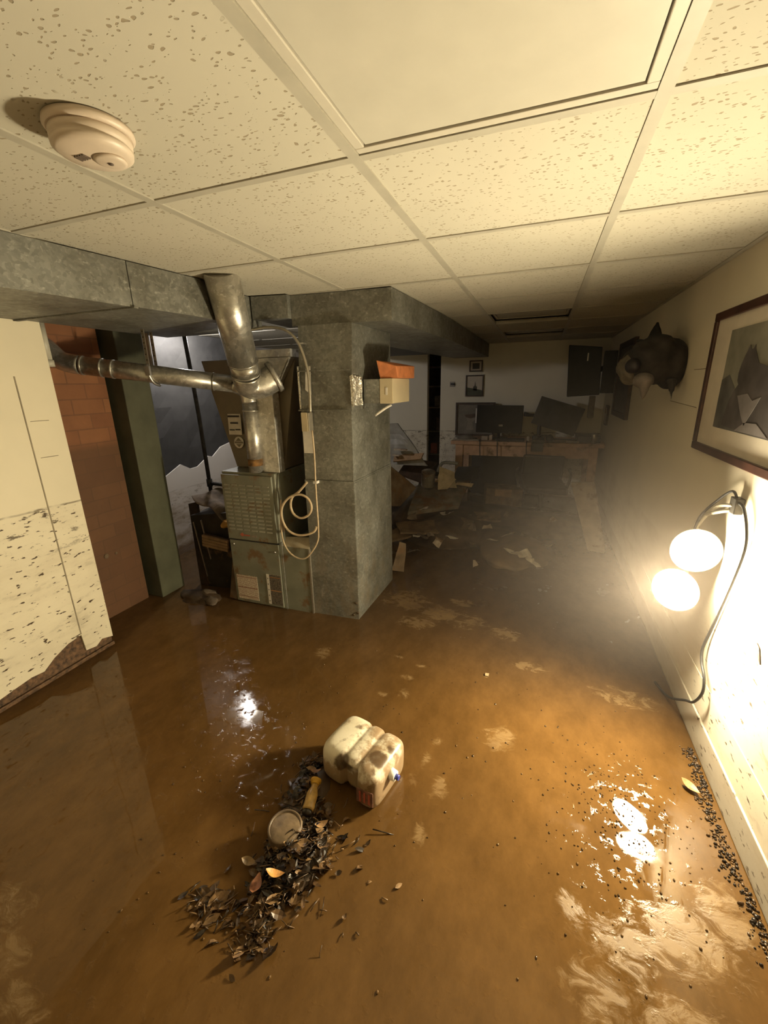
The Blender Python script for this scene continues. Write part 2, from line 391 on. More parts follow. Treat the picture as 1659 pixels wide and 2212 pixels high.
# ------------------------------------------------------------------ room shell
CE = 1.981
XL, XR, YB, YF = -3.45, 0.73, 6.0, -2.2
def struct(name, mb, mats, parent=None, **kw):
    o = mb.build(name, mats, parent, **kw); o['kind'] = 'structure'; return o
struct('floor', MB().box(XL-.1, XR+.1, YF-.1, YB+.1, -.08, 0), M_floor)
Lx = [-1.056+.61*k for k in range(-4, 3)]; Ty = [1.067+.61*k for k in range(-5, 9)]
LX2, LX3 = -1.056+.61, -1.056+1.22
fix_rows = [0, 4, 6]    # light fixtures between the two right-hand runners; row r spans Ty[r+4] .. Ty[r+5]
def row(k): return 1.067+.61*(k-1), 1.067+.61*k
fixtures = [(row(0)[0], row(0)[1], 0.0), (row(5)[0], row(5)[1], .035), (row(7)[0], row(7)[1], .035)]
mb = MB()
xs = [XL] + [x for x in Lx if XL < x < XR] + [XR]; ys = [YF] + [y for y in Ty if YF < y < YB] + [YB]
for i in range(len(xs)-1):
    for j in range(len(ys)-1):
        if abs(xs[i]-LX2) < .01 and any(abs(ys[j]-f[0]) < .01 for f in fixtures): continue
        mb.box(xs[i], xs[i+1], ys[j], ys[j+1], CE+.004, CE+.03)
mb.box(XL, XR, YF, YB, CE+.12, CE+.15)
struct('ceiling', mb, M_tile, weld=False)
mb = MB()
for x in Lx:
    if XL < x < XR: mb.box(x-.013, x+.013, YF, YB, CE, CE+.02)
for y in Ty:
    if YF < y < YB: mb.box(XL, XR, y-.012, y+.012, CE+.0006, CE+.02)
mb.box(XR-.022, XR, YF, YB, CE-.001, CE+.02)
struct('trim_1', mb, M_grid, weld=False)
struct('wall_right', MB().box(XR, XR+.1, YF, YB, 0, CE+.15), M_wallR)
struct('wall_front', MB().box(XL, XR, YF-.1, YF, 0, CE+.15), M_wallL)
struct('baseboard_right', MB().box(XR-.010, XR-.0005, YF, YB, 0.001, .135), M_base, bevel=.003)
struct('trim_2', MB().box(XR-.0035, XR-.0005, YF, YB, .136, .282), M_wallR, bevel=.001)
# back wall with the doorway slot near its left end
mb = MB(); mb.box(-1.36+.02, XR, YB, YB+.1, 0, CE+.15); mb.box(XL, -1.53, YB, YB+.1, 0, CE+.15); mb.box(-1.53, -1.34, YB, YB+.1, 1.90, CE+.15)
struct('wall_back', mb, M_wallB)
mb = MB(); mb.box(-1.75, -1.1, YB+.65, YB+.7, 0, CE); mb.box(-1.75, -1.7, YB+.1, YB+.65, 0, CE); mb.box(-1.15, -1.1, YB+.1, YB+.65, 0, CE); mb.box(-1.75, -1.1, YB+.1, YB+.7, CE, CE+.05); mb.box(-1.75, -1.1, YB+.1, YB+.7, -.05, 0)
struct('wall_closet', mb, M_darkwood)
struct('wall_far_left', MB().box(XL-.1, XL, YF, YB, 0, CE+.15), M_white)
# left painted panel wall, ends in a stud; its wet lower edge is torn away
xw = -2.345; ye = 1.525
lower = [(YF, .0)]
edge = [(YF, .10), (.60, .12), (.78, .085), (.90, .06), (1.00, .075), (1.08, .085), (1.14, .078), (1.20, .12), (1.28, .155), (1.355, .165), (1.362, .06), (1.42, .05), (1.46, .075), (ye, .055)]
mb = MB()
for a, b2 in zip(edge[:-1], edge[1:]):
    mb.hexa([(xw-.012, a[0], a[1]), (xw, a[0], a[1]), (xw, b2[0], b2[1]), (xw-.012, b2[0], b2[1])],
            [(xw-.012, a[0], 1.98), (xw, a[0], 1.98), (xw, b2[0], 1.98), (xw-.012, b2[0], 1.98)])
wl = struct('wall_left', mb, M_wallL, weld=True)
struct('trim_3', MB().box(xw-.10, xw-.0125, YF, ye-.002, 0.0, 1.98), M_tornwood)
struct('trim_4', MB().box(xw-.006, xw+.004, YF, ye, 0.0, .022), M_tornwood, bevel=.003)
struct('trim_5', MB().box(xw+.0002, xw+.0025, 1.352, 1.3575, .17, 1.56).box(xw+.0002, xw+.0018, 1.375, 1.46, 1.348, 1.351).box(xw+.0002, xw+.0018, 1.38, 1.465, 1.168, 1.171), pm('panel_joint', (.30, .25, .17), .8))  # dark joint lines of the panel wall

f = MB(); f.prism([(1.585, .628), (1.552, .640), (1.535, .652), (1.515, .645), (1.488, .600), (1.500, .605), (1.525, .628), (1.55, .630)], 'x', XR-.0022, XR-.0004)
struct('wall_chip', f, M_tornwood)
struct('trim_6', MB().box(XR-.0012, XR-.0003, 2.50, 2.705, 1.531, 1.534), pm('block_joint', (.22, .18, .13), .8))
struct('trim_7', MB().box(XR-.0012, XR-.0003, 2.56, 3.05, 1.355, 1.358, Euler((.03, 0, 0)).to_matrix()), pm('block_joint', (.22, .18, .13), .8))

# ------------------------------------------------------------------ ceiling light fixtures (off)
labs = ['square ceiling light panel with smooth unlit lens, nearest the camera', 'unlit recessed ceiling light in the middle of the room, nearer of the two dim ones', 'unlit recessed ceiling light farthest back, just before the far wall']
for (y0, y1, rec), lb in zip(fixtures, labs):
    cx, cy = (LX2+LX3)/2, (y0+y1)/2; x0, x1 = LX2+.0135, LX3-.0135; y0 += .0125; y1 -= .0125
    r = thing('ceiling_light', (cx, cy, CE+.03), lb, 'ceiling light', 'ceiling light fixtures')
    z = CE+.003+rec; w = .022
    f = MB(); f.box(x0, x1, y0, y0+w, z, z+.02+.001); f.box(x0, x1, y1-w, y1, z, z+.021); f.box(x0, x0+w, y0+w, y1-w, z, z+.021); f.box(x1-w, x1, y0+w, y1-w, z, z+.021)
    f.build('frame', M_fframe, r, bevel=.002, weld=False)
    MB().box(x0+w+.003, x1-w-.003, y0+w+.003, y1-w-.003, z+.004, z+.012).build('diffuser', M_diff, r)
    MB().box(x0, x1, y0, y1, z+.022, z+.08).build('housing', M_fframe, r)

# ------------------------------------------------------------------ smoke detector
sd = thing('smoke_detector', (-.885, .757, CE), 'round ivory smoke detector on the ceiling tile, upper left', 'smoke detector')
dn = (0, 0, -1); o = (-.885, .757, CE+.002)
MB().lathe([(.078, 0), (.079, .008), (.074, .014)], o, dn, 40).build('base', M_ivory, sd)
MB().lathe([(.070, .013), (.072, .018), (.072, .026), (.069, .028), (.069, .031), (.072, .033), (.071, .040), (.062, .047), (.03, .050), (0, .050)], o, dn, 40).build('cover', M_ivory, sd)
MB().lathe([(.030, .048), (.030, .0525), (.024, .055), (0, .0555)], (-.865, .775, CE+.002), dn, 24).build('sensor_dome', M_ivory, sd)
MB().lathe([(.005, 0), (.005, .0015), (0, .002)], (-.865, .775, CE-.0535), dn, 12).build('test_button', M_darkvent, sd)
f = MB()
for k in range(4): f.box(-.915+.007*k, -.911+.007*k, .735, .752, CE-.0505, CE-.046)
f.build('vent_slots', M_darkvent, sd)

# ------------------------------------------------------------------ ducts
d = thing('trunk_duct', (-1.9, 1.0, 1.90), 'long grey galvanised trunk duct under the ceiling, left of the flue', 'duct')
zt, zb = CE-.002, 1.812
MB().prism([(-2.34, -1.2), (-1.95, -1.2), (-1.66, 1.02), (-1.60, 1.42), (-2.34, 1.42)], 'z', zb, zt).build('near_section', M_galv, d)
MB().prism([(-2.34, 1.424), (-1.60, 1.424), (-1.552, 1.77), (-1.60, 2.12), (-1.60, 2.30), (-2.34, 2.30)], 'z', zb+.002, zt).build('far_section', M_galv, d)
f = MB(); f.box(-2.36, -1.585, 1.412, 1.432, zb-.006, zb-.0005); f.build('drive_cleat', M_galv, d)
d = thing('supply_duct', (-1.05, 4.0, 1.90), 'grey galvanised duct running from the plenum to the far wall', 'duct')
MB().prism([(-1.59, 2.20), (-1.38, 2.24), (-1.38, 2.60), (-1.59, 2.60)], 'z', 1.86, zt).build('offset_section', M_galv, d)
MB().prism([(-1.378, 2.275), (-.79, 2.315), (-.72, 3.6), (-.70, 5.95), (-1.15, 5.95), (-1.378, 3.2)], 'z', 1.82, zt).build('main_section', M_galv, d)
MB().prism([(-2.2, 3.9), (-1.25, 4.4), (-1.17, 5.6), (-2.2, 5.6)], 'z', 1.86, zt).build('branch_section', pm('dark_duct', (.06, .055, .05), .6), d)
d = thing('plenum', (-1.18, 2.55, 0), 'tall grey galvanised plenum column standing beside the furnace', 'plenum')
MB().hexa([(-1.349, 2.235, 0), (-1.024, 2.247, 0), (-1.005, 2.88, 0), (-1.349, 2.88, 0)], [(-1.349, 2.235, .935), (-1.022, 2.247, .935), (-1.004, 2.88, .935), (-1.349, 2.88, .935)]).build('lower_section', M_galv, d)
MB().hexa([(-1.347, 2.240, .936), (-1.024, 2.252, .936), (-1.007, 2.878, .936), (-1.347, 2.878, .936)], [(-1.340, 2.240, 1.352), (-1.018, 2.250, 1.352), (-1.005, 2.875, 1.352), (-1.340, 2.875, 1.352)]).build('middle_section', M_galv, d)
MB().hexa([(-1.345, 2.236, 1.353), (-1.014, 2.246, 1.353), (-1.0, 2.878, 1.353), (-1.345, 2.878, 1.353)], [(-1.335, 2.262, 1.819), (-1.005, 2.272, 1.819), (-.995, 2.878, 1.819), (-1.335, 2.878, 1.819)]).build('upper_section', M_galv, d)
MB().box(-1.345, -1.014, 2.2335, 2.236, 1.570, 1.576, Euler((-.05, 0, .03)).to_matrix()).build('seam', M_galv, d); MB().box(-1.350, -1.018, 2.2295, 2.236, 1.349, 1.358, Euler((0, 0, .032)).to_matrix()).build('seam', M_galv, d)
# creases pressed into the lower right side (cross-break)
f = MB(); q = [V((-1.0215, 2.250, .012)), V((-1.0025, 2.876, .012)), V((-1.0015, 2.876, .925)), V((-1.0195, 2.250, .925))]; ap = V((-.990, 2.55, .56)); bk_ = V((-.02, 0, 0))
f._add(q + [ap] + [p_+bk_ for p_ in q], [(0, 1, 4), (1, 2, 4), (2, 3, 4), (3, 0, 4), (0, 5, 6, 1), (1, 6, 7, 2), (2, 7, 8, 3), (3, 8, 5, 0), (5, 8, 7, 6)])
f.build('cross_break_panel', M_galv, d)
f = MB(); f.sheet([(-1.0, 2.24, 1.378), (-.9945, 2.365, 1.378), (-.9945, 2.36, 1.535), (-1.0, 2.24, 1.545)], 10, .010, 45, .002, 3); f.sheet([(-1.012, 2.242, 1.378), (-1.0, 2.243, 1.372), (-1.0, 2.245, 1.548), (-1.018, 2.244, 1.54)], 4, .003, 40, .002, 5)
f.build('foil_tape', M_foil, d)['label'] = 'crinkled silver foil tape'
f = MB(); f.box(-1.343, -1.333, 2.231, 2.236, 1.36, 1.60); f.build('foil_strip', M_foil, d)
f = MB(); f.sheet([(-1.292, 2.243, 1.60), (-1.262, 2.244, 1.60), (-1.262, 2.236, 1.44), (-1.30, 2.235, 1.47)], 4, .002, 40, .001, 2); f.build('torn_label', M_paper, d)
MB().box(-1.338, -1.272, 2.2345, 2.2385, 1.10, 1.262).build('paper_card', M_paper, d)['label'] = 'white paper card'
for k, (x, z) in enumerate([(-1.03, .05), (-1.06, .03), (-1.04, .12)]): MB().ball((x, 2.243, z), (.012, .004, .009), 10, 6).build('mud_clod', M_mud, d)

# ------------------------------------------------------------------ furnace
fu = thing('furnace', (-1.77, 2.45, 0), 'olive grey furnace cabinet with louvred door, left of the plenum', 'furnace')
MB().box(-1.97, -1.555, 2.215, 2.80, 0, .962).build('cabinet', M_cab, fu, bevel=.006)
f = MB(); f.box(-1.966, -1.572, 2.198, 2.2145, .492, .945)
f.build('louvred_door', M_cab, fu, bevel=.004)
f = MB()
for r_ in range(13):
    for c_i in range(6):
        x0 = -1.948+.0605*c_i+.004; z0 = .565+.0258*r_
        f.hexa([(x0, 2.1975, z0), (x0+.045, 2.1975, z0), (x0+.045, 2.1975, z0+.007), (x0, 2.1975, z0+.007)], [(x0, 2.1915, z0-.002), (x0+.045, 2.1915, z0-.002), (x0+.045, 2.196, z0+.007), (x0, 2.196, z0+.007)])
f.build('louvre_slats', M_louv, fu, weld=False)
f = MB(); f.hexa([(-1.865, 2.1955, .530), (-1.845, 2.1955, .516), (-1.828, 2.1955, .530), (-1.845, 2.1955, .545)], [(-1.865, 2.1975, .530), (-1.845, 2.1975, .516), (-1.828, 2.1975, .530), (-1.845, 2.1975, .545)]); f.box(-1.828, -1.785, 2.1955, 2.1975, .524, .533)
f.build('badge', M_red, fu)['label'] = 'small red arrow badge'
MB().box(-1.77, -1.73, 2.1955, 2.1975, .520, .534).build('badge_plate', pm('grey_badge', (.25, .2, .16), .5), fu)
MB().box(-1.966, -1.572, 2.203, 2.2145, .012, .482).build('lower_door', M_cab, fu, bevel=.004)
MB().box(-1.972, -1.562, 2.201, 2.2145, .484, .490).build('door_gap', M_dark, fu)
for x, z in ((-1.932, .452), (-1.600, .428)): MB().lathe([(.008, 0), (.009, .004), (.004, .008), (0, .009)], (x, 2.203, z), (0, -1, 0), 12).build('screw', M_steel, fu)
lb = MB().box(-1.945, -1.772, 2.2005, 2.2028, .035, .222).build('safety_label', M_lab1, fu); lb['label'] = 'white printed safety label with red text'
for z in (.205, .125, .055): MB().box(-1.942, -1.776, 2.1996, 2.2003, z, z+.004).build('label_rule', M_ink, lb)
lb = MB().box(-1.690, -1.575, 2.2005, 2.2028, .030, .258).build('wiring_label', M_lab2, fu); lb['label'] = 'dark wiring label with orange lines'
f = MB(); f.box(-1.690, -1.668, 2.1996, 2.2003, .030, .258); f.build('label_strip', M_paper, lb)
for k in range(5): MB().box(-1.682, -1.676, 2.1989, 2.1994, .05+.043*k, .058+.043*k).build('strip_mark', M_black, lb)
M_op = pm('orange_print', (.45, .2, .07), .5)
for z in (.235, .135): MB().box(-1.664, -1.577, 2.1996, 2.2003, z, z+.005).build('orange_line', M_op, lb)
MB().box(-1.556, -1.5515, 2.2155, 2.230, .0, .50).build('corner_trim', M_galv, fu, bevel=.001)
MB().box(-1.554, -1.352, 2.225, 2.79, .0, .47).build('return_boot', M_cab, fu); MB().box(-1.357, -1.346, 2.2205, 2.2345, .0, .47).build('boot_seam', M_conduit, fu)
f = MB(); f.hexa([(-1.554, 2.225, .471), (-1.352, 2.225, .471), (-1.35, 2.29, .471), (-1.554, 2.29, .471)], [(-1.554, 2.285, .515), (-1.35, 2.285, .53), (-1.35, 2.29, .53), (-1.554, 2.29, .515)]); f.build('boot_flange', pm('boot_tan', (.40, .34, .24), .5), fu)
MB().ball((-1.42, 2.2335, .34), (.008, .003, .014), 8, 6).build('mud_splash', M_paper, fu)

cc = thing('coil_cabinet', (-1.75, 2.5, .965), 'brown grey tapered coil cabinet standing on top of the furnace', 'cabinet')
MB().hexa([(-1.955, 2.36, .964), (-1.57, 2.36, .964), (-1.57, 2.80, .964), (-1.955, 2.80, .964)], [(-2.10, 2.31, 1.66), (-1.40, 2.31, 1.66), (-1.40, 2.82, 1.66), (-2.10, 2.82, 1.66)]).build('body', M_cabU, cc, bevel=.004)
lb = MB().box(-1.955, -1.852, 2.323, 2.3285, 1.19, 1.325, Euler((-.05, 0, 0)).to_matrix()).build('warning_label', M_paper, cc); lb['label'] = 'white warning label'
for q in ((-1.948, -1.86, 2.3165, 2.319, 1.305, 1.316), (-1.935, -1.875, 2.3185, 2.321, 1.262, 1.272), (-1.948, -1.905, 2.3195, 2.323, 1.218, 1.226), (-1.90, -1.86, 2.3195, 2.323, 1.220, 1.228)): MB().box(*q).build('text_bar', M_black, lb)
lb = MB().lathe([(.039, 0), (.039, .002)], (-1.897, 2.338, 1.137), (0, -1, .06), 28).build('round_seal', M_paper, cc); lb['label'] = 'round white seal with dark print'
f = MB(); f.box(-1.930, -1.864, 2.3335, 2.3355, 1.131, 1.143); f.hexa([(-1.92, 2.3335, 1.147), (-1.897, 2.3335, 1.168), (-1.874, 2.3335, 1.147)], [(-1.92, 2.3355, 1.147), (-1.897, 2.3355, 1.168), (-1.874, 2.3355, 1.147)]); f.hexa([(-1.92, 2.3335, 1.126), (-1.874, 2.3335, 1.126), (-1.897, 2.3335, 1.105)], [(-1.92, 2.3355, 1.126), (-1.874, 2.3355, 1.126), (-1.897, 2.3355, 1.105)])
f.build('seal_print', pm('seal_ink', (.2, .17, .12), .6), lb)

dh = thing('draft_hood', (-1.6, 2.3, .965), 'narrow bright sheet-metal draft hood flaring out behind the flue elbow', 'duct')
MB().hexa([(-1.675, 2.245, .964), (-1.535, 2.245, .964), (-1.535, 2.31, .964), (-1.675, 2.31, .964)], [(-1.675, 2.235, 1.46), (-1.530, 2.235, 1.46), (-1.530, 2.305, 1.46), (-1.675, 2.305, 1.46)]).build('riser', M_collar, dh, bevel=.002)
MB().hexa([(-1.675, 2.232, 1.462), (-1.525, 2.232, 1.462), (-1.525, 2.305, 1.462), (-1.675, 2.305, 1.462)], [(-1.70, 2.235, 1.655), (-1.395, 2.235, 1.655), (-1.395, 2.305, 1.655), (-1.70, 2.305, 1.655)]).build('flare', M_collar, dh, bevel=.002)
MB().box(-1.70, -1.385, 2.238, 2.306, 1.657, 1.70).build('flare_cap', M_collar, dh)
MB().box(-1.68, -1.527, 2.230, 2.2335, 1.445, 1.457).build('seam_band', M_pipe, dh)

fl = thing('flue_pipe', (-1.45, 1.80, CE), 'wide silver flue pipe leaning from the ceiling down to its elbow', 'flue pipe')
top = V((-1.440, 1.785, 2.012)); b1 = V((-1.585, 2.080, 1.565))
MB().tube([top, top.lerp(b1, .86)], .081, 32, True, 1).build('upper_pipe', M_pipe, fl)
q = top.lerp(b1, .855); MB().tube([q, b1], .0775, 32, True, 1).build('lower_collar', M_pipe, fl)
MB().tube([b1+V((0, 0, .0)), V((-1.605, 2.115, 1.518)), V((-1.595, 2.15, 1.500)), V((-1.555, 2.19, 1.51)), V((-1.505, 2.234, 1.545))], [.079, .079, .079, .078, .078], 32, True, 4).build('elbow', M_pipe, fl)
for k, (a, b3) in enumerate(((.845, .86), (.975, .99))): MB().tube([top.lerp(b1, a), top.lerp(b1, b3)], .0835, 32, True, 1).build('band', M_steel, fl)
MB().tube([(-1.512, 2.228, 1.541), (-1.495, 2.242, 1.552)], .092, 32, True, 1).build('collar_ring', M_collar, fl)

vp = thing('vent_pipe', (-2.1, 2.0, 1.58), 'long thin silver vent pipe running level from the brick to the furnace', 'pipe')
A0 = V((-2.63, 1.70, 1.735)); A1 = V((-2.56, 1.735, 1.655)); A2 = V((-2.46, 1.775, 1.628)); B1 = V((-1.765, 2.185, 1.512)); B2 = V((-1.705, 2.225, 1.47)); B3 = V((-1.695, 2.232, 1.40)); B4 = V((-1.703, 2.236, .966))
MB().tube([V((-2.72, 1.66, 1.76)), A0, A1, A2], .052, 24, True, 5).build('wall_elbow', M_pipe, vp)
MB().tube([A2, B1], .050, 24, True, 1).build('level_pipe', M_pipe, vp)
MB().tube([B1, B2, B3], .049, 24, True, 5).build('down_elbow', M_pipe, vp)
MB().tube([B3, B4], .048, 24, True, 1).build('down_pipe', M_pipe, vp)
for pa, pb, ts in ((A2, B1, ((.0, .014), (.12, .134), (.19, .204), (.86, .87))), (B3, B4, ((.10, .12),))):
    for t0, t1 in ts: MB().tube([pa.lerp(pb, t0), pa.lerp(pb, t1)], .053 if pa is A2 else .0505, 24, True, 1).build('pipe_band', M_pipe, vp)
MB().tube([B3.lerp(B4, .80), B3.lerp(B4, .9)], .0488, 24, True, 1).build('rust_patch', pm('rust', (.22, .11, .03), .8, 0, .4, 30), vp)
def strap(x, y, zt_, zb_, lab, clamp):
    r = thing('hanger_strap', (x, y, zt_), lab, 'strap', 'perforated pipe hangers')
    f = MB(); f.box(x-.011, x+.011, y-.0015, y+.0015, zb_, zt_)
    f.build('strap_band', M_conduit, r)
    for k in range(int((zt_-zb_)/.03)): MB().lathe([(.004, 0), (.004, .0006)], (x, y-.0016, zb_+.02+.03*k), (0, -1, 0), 8).build('strap_hole', M_dark, r)
    if clamp:
        f = MB(); f.tube([(x, y-.004, zb_+.03), (x, y-.006, zb_-.03), (x, y+.02, zb_-.075), (x, y+.06, zb_-.088)], .008, 8); f.box(x-.017, x+.017, y-.014, y-.002, zb_-.035, zb_+.015); f.build('clamp', M_steel, r)
strap(-2.122, 1.916, 1.811, 1.60, 'perforated hanger strap with bright clamp holding the silver vent pipe', True)
strap(-2.175, 2.02, 1.811, 1.60, 'perforated hanger strap without clamp, behind the vent pipe', False)
tag(MB().box(-2.25, -2.225, 2.04, 2.05, 1.60, 1.811).build('hanger_bracket', M_conduit), 'pale flat metal hanger left of the perforated straps', 'bracket')
pv = thing('drain_pipe', (-2.47, 1.60, 1.86), 'short off-white plastic pipe between the panel wall and the brick', 'pipe')
MB().tube([(-2.42, 1.572, 1.83), (-2.42, 1.572, 1.64)], .022, 16, True, 1).build('pipe_body', M_pvc, pv)
MB().tube([(-2.42, 1.572, 1.645), (-2.42, 1.572, 1.612)], .027, 16, True, 1).build('coupling', M_pvc, pv)

cb = thing('junction_box', (-1.283, 2.21, 1.29), 'small pale metal junction box with armoured conduit on the plenum', 'electrical box')
MB().box(-1.308, -1.262, 2.185, 2.2345, 1.238, 1.342).build('box_body', M_conduit, cb, bevel=.002)
MB().box(-1.310, -1.272, 2.182, 2.1845, 1.236, 1.344).build('cover_plate', M_beige, cb)
MB().tube([(-1.78, 2.20, 1.785), (-1.60, 2.20, 1.808), (-1.472, 2.20, 1.812), (-1.367, 2.20, 1.785), (-1.30, 2.205, 1.712), (-1.262, 2.21, 1.576), (-1.258, 2.21, 1.45), (-1.263, 2.21, 1.342)], .0085, 10, True, 5).build('conduit', M_conduit, cb)
MB().box(-1.305, -1.275, 2.205, 2.245, 1.716, 1.724).build('conduit_clip', M_steel, cb)
cl = thing('coiled_cable', (-1.26, 2.215, .9), 'beige cable hanging in loops down the front of the plenum', 'cable')
MB().tube([(-1.262, 2.215, 1.24), (-1.258, 2.215, 1.10), (-1.263, 2.215, .90), (-1.262, 2.212, .72), (-1.262, 2.21, .62), (-1.27, 2.21, .55), (-1.303, 2.205, .485), (-1.36, 2.20, .42), (-1.42, 2.195, .412), (-1.48, 2.19, .45), (-1.515, 2.188, .52), (-1.522, 2.187, .62), (-1.515, 2.19, .74), (-1.513, 2.20, .80)], .0052, 8, True, 6).build('lead', M_cable, cl)
loop = [(-1.318, 2.21, .925), (-1.375, 2.205, .865), (-1.425, 2.20, .825), (-1.442, 2.196, .77), (-1.425, 2.195, .715), (-1.375, 2.195, .692), (-1.32, 2.20, .715), (-1.296, 2.203, .765), (-1.315, 2.202, .82), (-1.37, 2.198, .845), (-1.44, 2.19, .825), (-1.495, 2.185, .765), (-1.507, 2.183, .69), (-1.478, 2.183, .615), (-1.42, 2.186, .58), (-1.35, 2.192, .582), (-1.29, 2.20, .607), (-1.272, 2.206, .64)]
MB().tube(loop, .0075, 10, True, 5).build('loop', M_cable, cl)
MB().box(-1.275, -1.250, 2.205, 2.245, .918, .934).build('cable_clip', M_paper, cl)

# humidifier control on the plenum side
bx = thing('control_box', (-.9, 2.56, 1.45), 'beige metal control box sticking out of the plenum side', 'control box')
MB().box(-1.0, -.902, 2.40, 2.735, 1.385, 1.522).build('backing_duct', M_galv, bx)
MB().box(-.900, -.818, 2.40, 2.735, 1.383, 1.525).build('housing', M_beige, bx, bevel=.003)
MB().box(-.862, -.850, 2.397, 2.3995, 1.432, 1.474).build('switch_plate', M_paper, bx)
f = MB(); f.tube([(-.83, 2.41, 1.375), (-.86, 2.40, 1.36), (-.925, 2.38, 1.315)], .007, 8); f.build('lever', M_paper, bx)
tag(MB().hexa([(-.90, 2.41, 1.526), (-.79, 2.41, 1.526), (-.78, 2.72, 1.526), (-.90, 2.72, 1.526)], [(-.91, 2.38, 1.625), (-.795, 2.40, 1.592), (-.785, 2.74, 1.60), (-.91, 2.74, 1.625)]).build('brick', M_orange, bevel=.004), 'orange red clay brick lying on top of the beige control box', 'brick')

# ------------------------------------------------------------------ brick chimney, pillar
ch = thing('chimney', (-2.9, 1.8, 0), 'orange brown brick chimney breast behind the painted panel wall', 'chimney')
MB().box(-3.2, -2.65, 1.40, 2.045, 0, 1.95).build('brick_shaft', M_brick, ch)
for y, z, r_ in ((1.80, .43, .018), (1.87, .425, .01)): MB().ball((-2.648, y, z), (.006, r_, r_), 10, 6).build('mortar_knob', M_card, ch)
struct('wall_pillar', MB().box(-3.15, -2.54, 2.075, 2.285, 0, 1.975), M_pillar, bevel=.006)
struct('wall_light_block', MB().box(-1.60, -1.50, 2.89, 4.10, 0, 1.975), M_wallB)  # unseen wall added to keep the utility bulb's light off the right wall
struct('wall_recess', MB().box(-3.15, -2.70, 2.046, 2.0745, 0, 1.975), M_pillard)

# ------------------------------------------------------------------ furnace room behind the pillar
g = thing('gas_pipe', (-2.47, 2.6, 1.2), 'upright black iron gas pipe behind the furnace', 'pipe')
MB().tube([(-2.49, 2.6, 1.97), (-2.455, 2.6, 1.30), (-2.44, 2.6, .60)], .015, 12, True, 1).build('riser', M_gas, g)
MB().tube([(-2.443, 2.6, .80), (-2.443, 2.6, .74)], .022, 12, True, 1).build('tee', M_gas, g)
MB().tube([(-2.44, 2.6, .765), (-2.2, 2.6, .755)], .014, 12, True, 1).build('branch', M_gas, g)
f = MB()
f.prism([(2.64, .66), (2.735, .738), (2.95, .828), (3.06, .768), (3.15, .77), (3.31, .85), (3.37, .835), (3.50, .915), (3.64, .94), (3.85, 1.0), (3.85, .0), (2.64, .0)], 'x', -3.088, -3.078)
tag(f.build('lit_wall_panel', mat_wall('lit_wall_paint', (.74, .70, .66), .60, .4, .1, .95, .3)), 'white panel with ragged top standing in for the lit wall behind the gas pipe', 'sheet')  # white panel in place of the lit lower wall, top cut like the shadow edge
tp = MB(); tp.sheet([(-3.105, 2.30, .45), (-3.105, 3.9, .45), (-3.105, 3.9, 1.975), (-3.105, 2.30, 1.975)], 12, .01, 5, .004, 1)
tag(tp.build('shade_sheet', pm('painted_shade', (.04, .039, .038), .7)), 'dark grey sheet standing in for shade on the furnace room wall behind the gas pipe', 'shade_sheet')  # dark sheet put in where the white wall lies in shade
def board(name, label, cat, pts, thick, mat, crumple=.004, n=6, seed=0, group=None, parts=None):
    mb_ = MB(); mb_.sheet(pts, n, crumple, 5, thick, seed); return tag(mb_.build(name, mat), label, cat, group)
bk = thing('bookcase', (-2.25, 2.52, 0), 'dark fallen cabinet leaning behind the furnace, left of its louvres', 'cabinet')
Rm = Euler((0, -.12, .1)).to_matrix()
MB().box(-2.40, -2.05, 2.35, 2.68, .0, .60, Rm).build('carcass', pm('muddy_black', (.035, .028, .022), .5, 0, .3, 8, 0, .4, (.15, 7)), bk)
f = MB(); f.box(-2.36, -2.352, 2.315, 2.325, .12, .56, Rm, (-2.2, 2.5, .3)); f.build('edge_strip', M_steel, bk); f = MB(); f.box(-2.29, -2.283, 2.315, 2.325, .26, .57, Rm, (-2.2, 2.5, .3)); f.build('edge_strip', M_steel, bk)
cr = thing('slatted_crate', (-2.17, 2.31, .35), 'small tan slatted wood panel stuck against the fallen dark cabinet', 'crate')
Rm = Euler((0, .10, 0)).to_matrix()
for k in range(4): MB().box(-2.29, -2.06, 2.275, 2.292, .355+.023*k, .374+.023*k, Rm, (-2.17, 2.28, .36)).build('slat', M_tan, cr)
MB().box(-2.285, -2.065, 2.2925, 2.306, .35, .45, Rm, (-2.17, 2.28, .36)).build('backing', M_darkwood, cr)
f = MB(); f.sheet([(-2.45, 2.38, .70), (-2.10, 2.34, .56), (-2.06, 2.55, .60), (-2.40, 2.62, .72)], 12, .07, 8, .012, 4)
tag(f.build('rag', M_cloth, sub=1), 'crumpled muddy grey rag on top of the fallen dark cabinet', 'rag')
f = MB(); f.ball((-2.07, 2.36, .545), (.075, .05, .035), 16, 10, Euler((0, -.3, .2)).to_matrix(), .4, 2)
tag(f.build('glove', M_yellow), 'yellow tan glove lying at the right end of the grey rag', 'glove')
board('plank', 'muddy brown plank leaning on the left side of the furnace', 'plank', [(-2.06, 2.24, .0), (-1.99, 2.23, .0), (-1.99, 2.34, .44), (-2.03, 2.34, .47)], .015, M_card, .002, 2)
board('plank', 'dark brown plank propped upright against the green pillar', 'plank', [(-2.44, 2.36, .0), (-2.34, 2.34, .0), (-2.42, 2.42, .66), (-2.50, 2.42, .64)], .02, M_darkwood, .003, 3)
MBs = MB(); MBs.ball((-2.28, 2.16, .0), (.17, .10, .035), 18, 8, None, .5, 1)
tag(MBs.build('mud_heap', M_mud), 'low dark mud heap on the floor left of the furnace', 'mud')
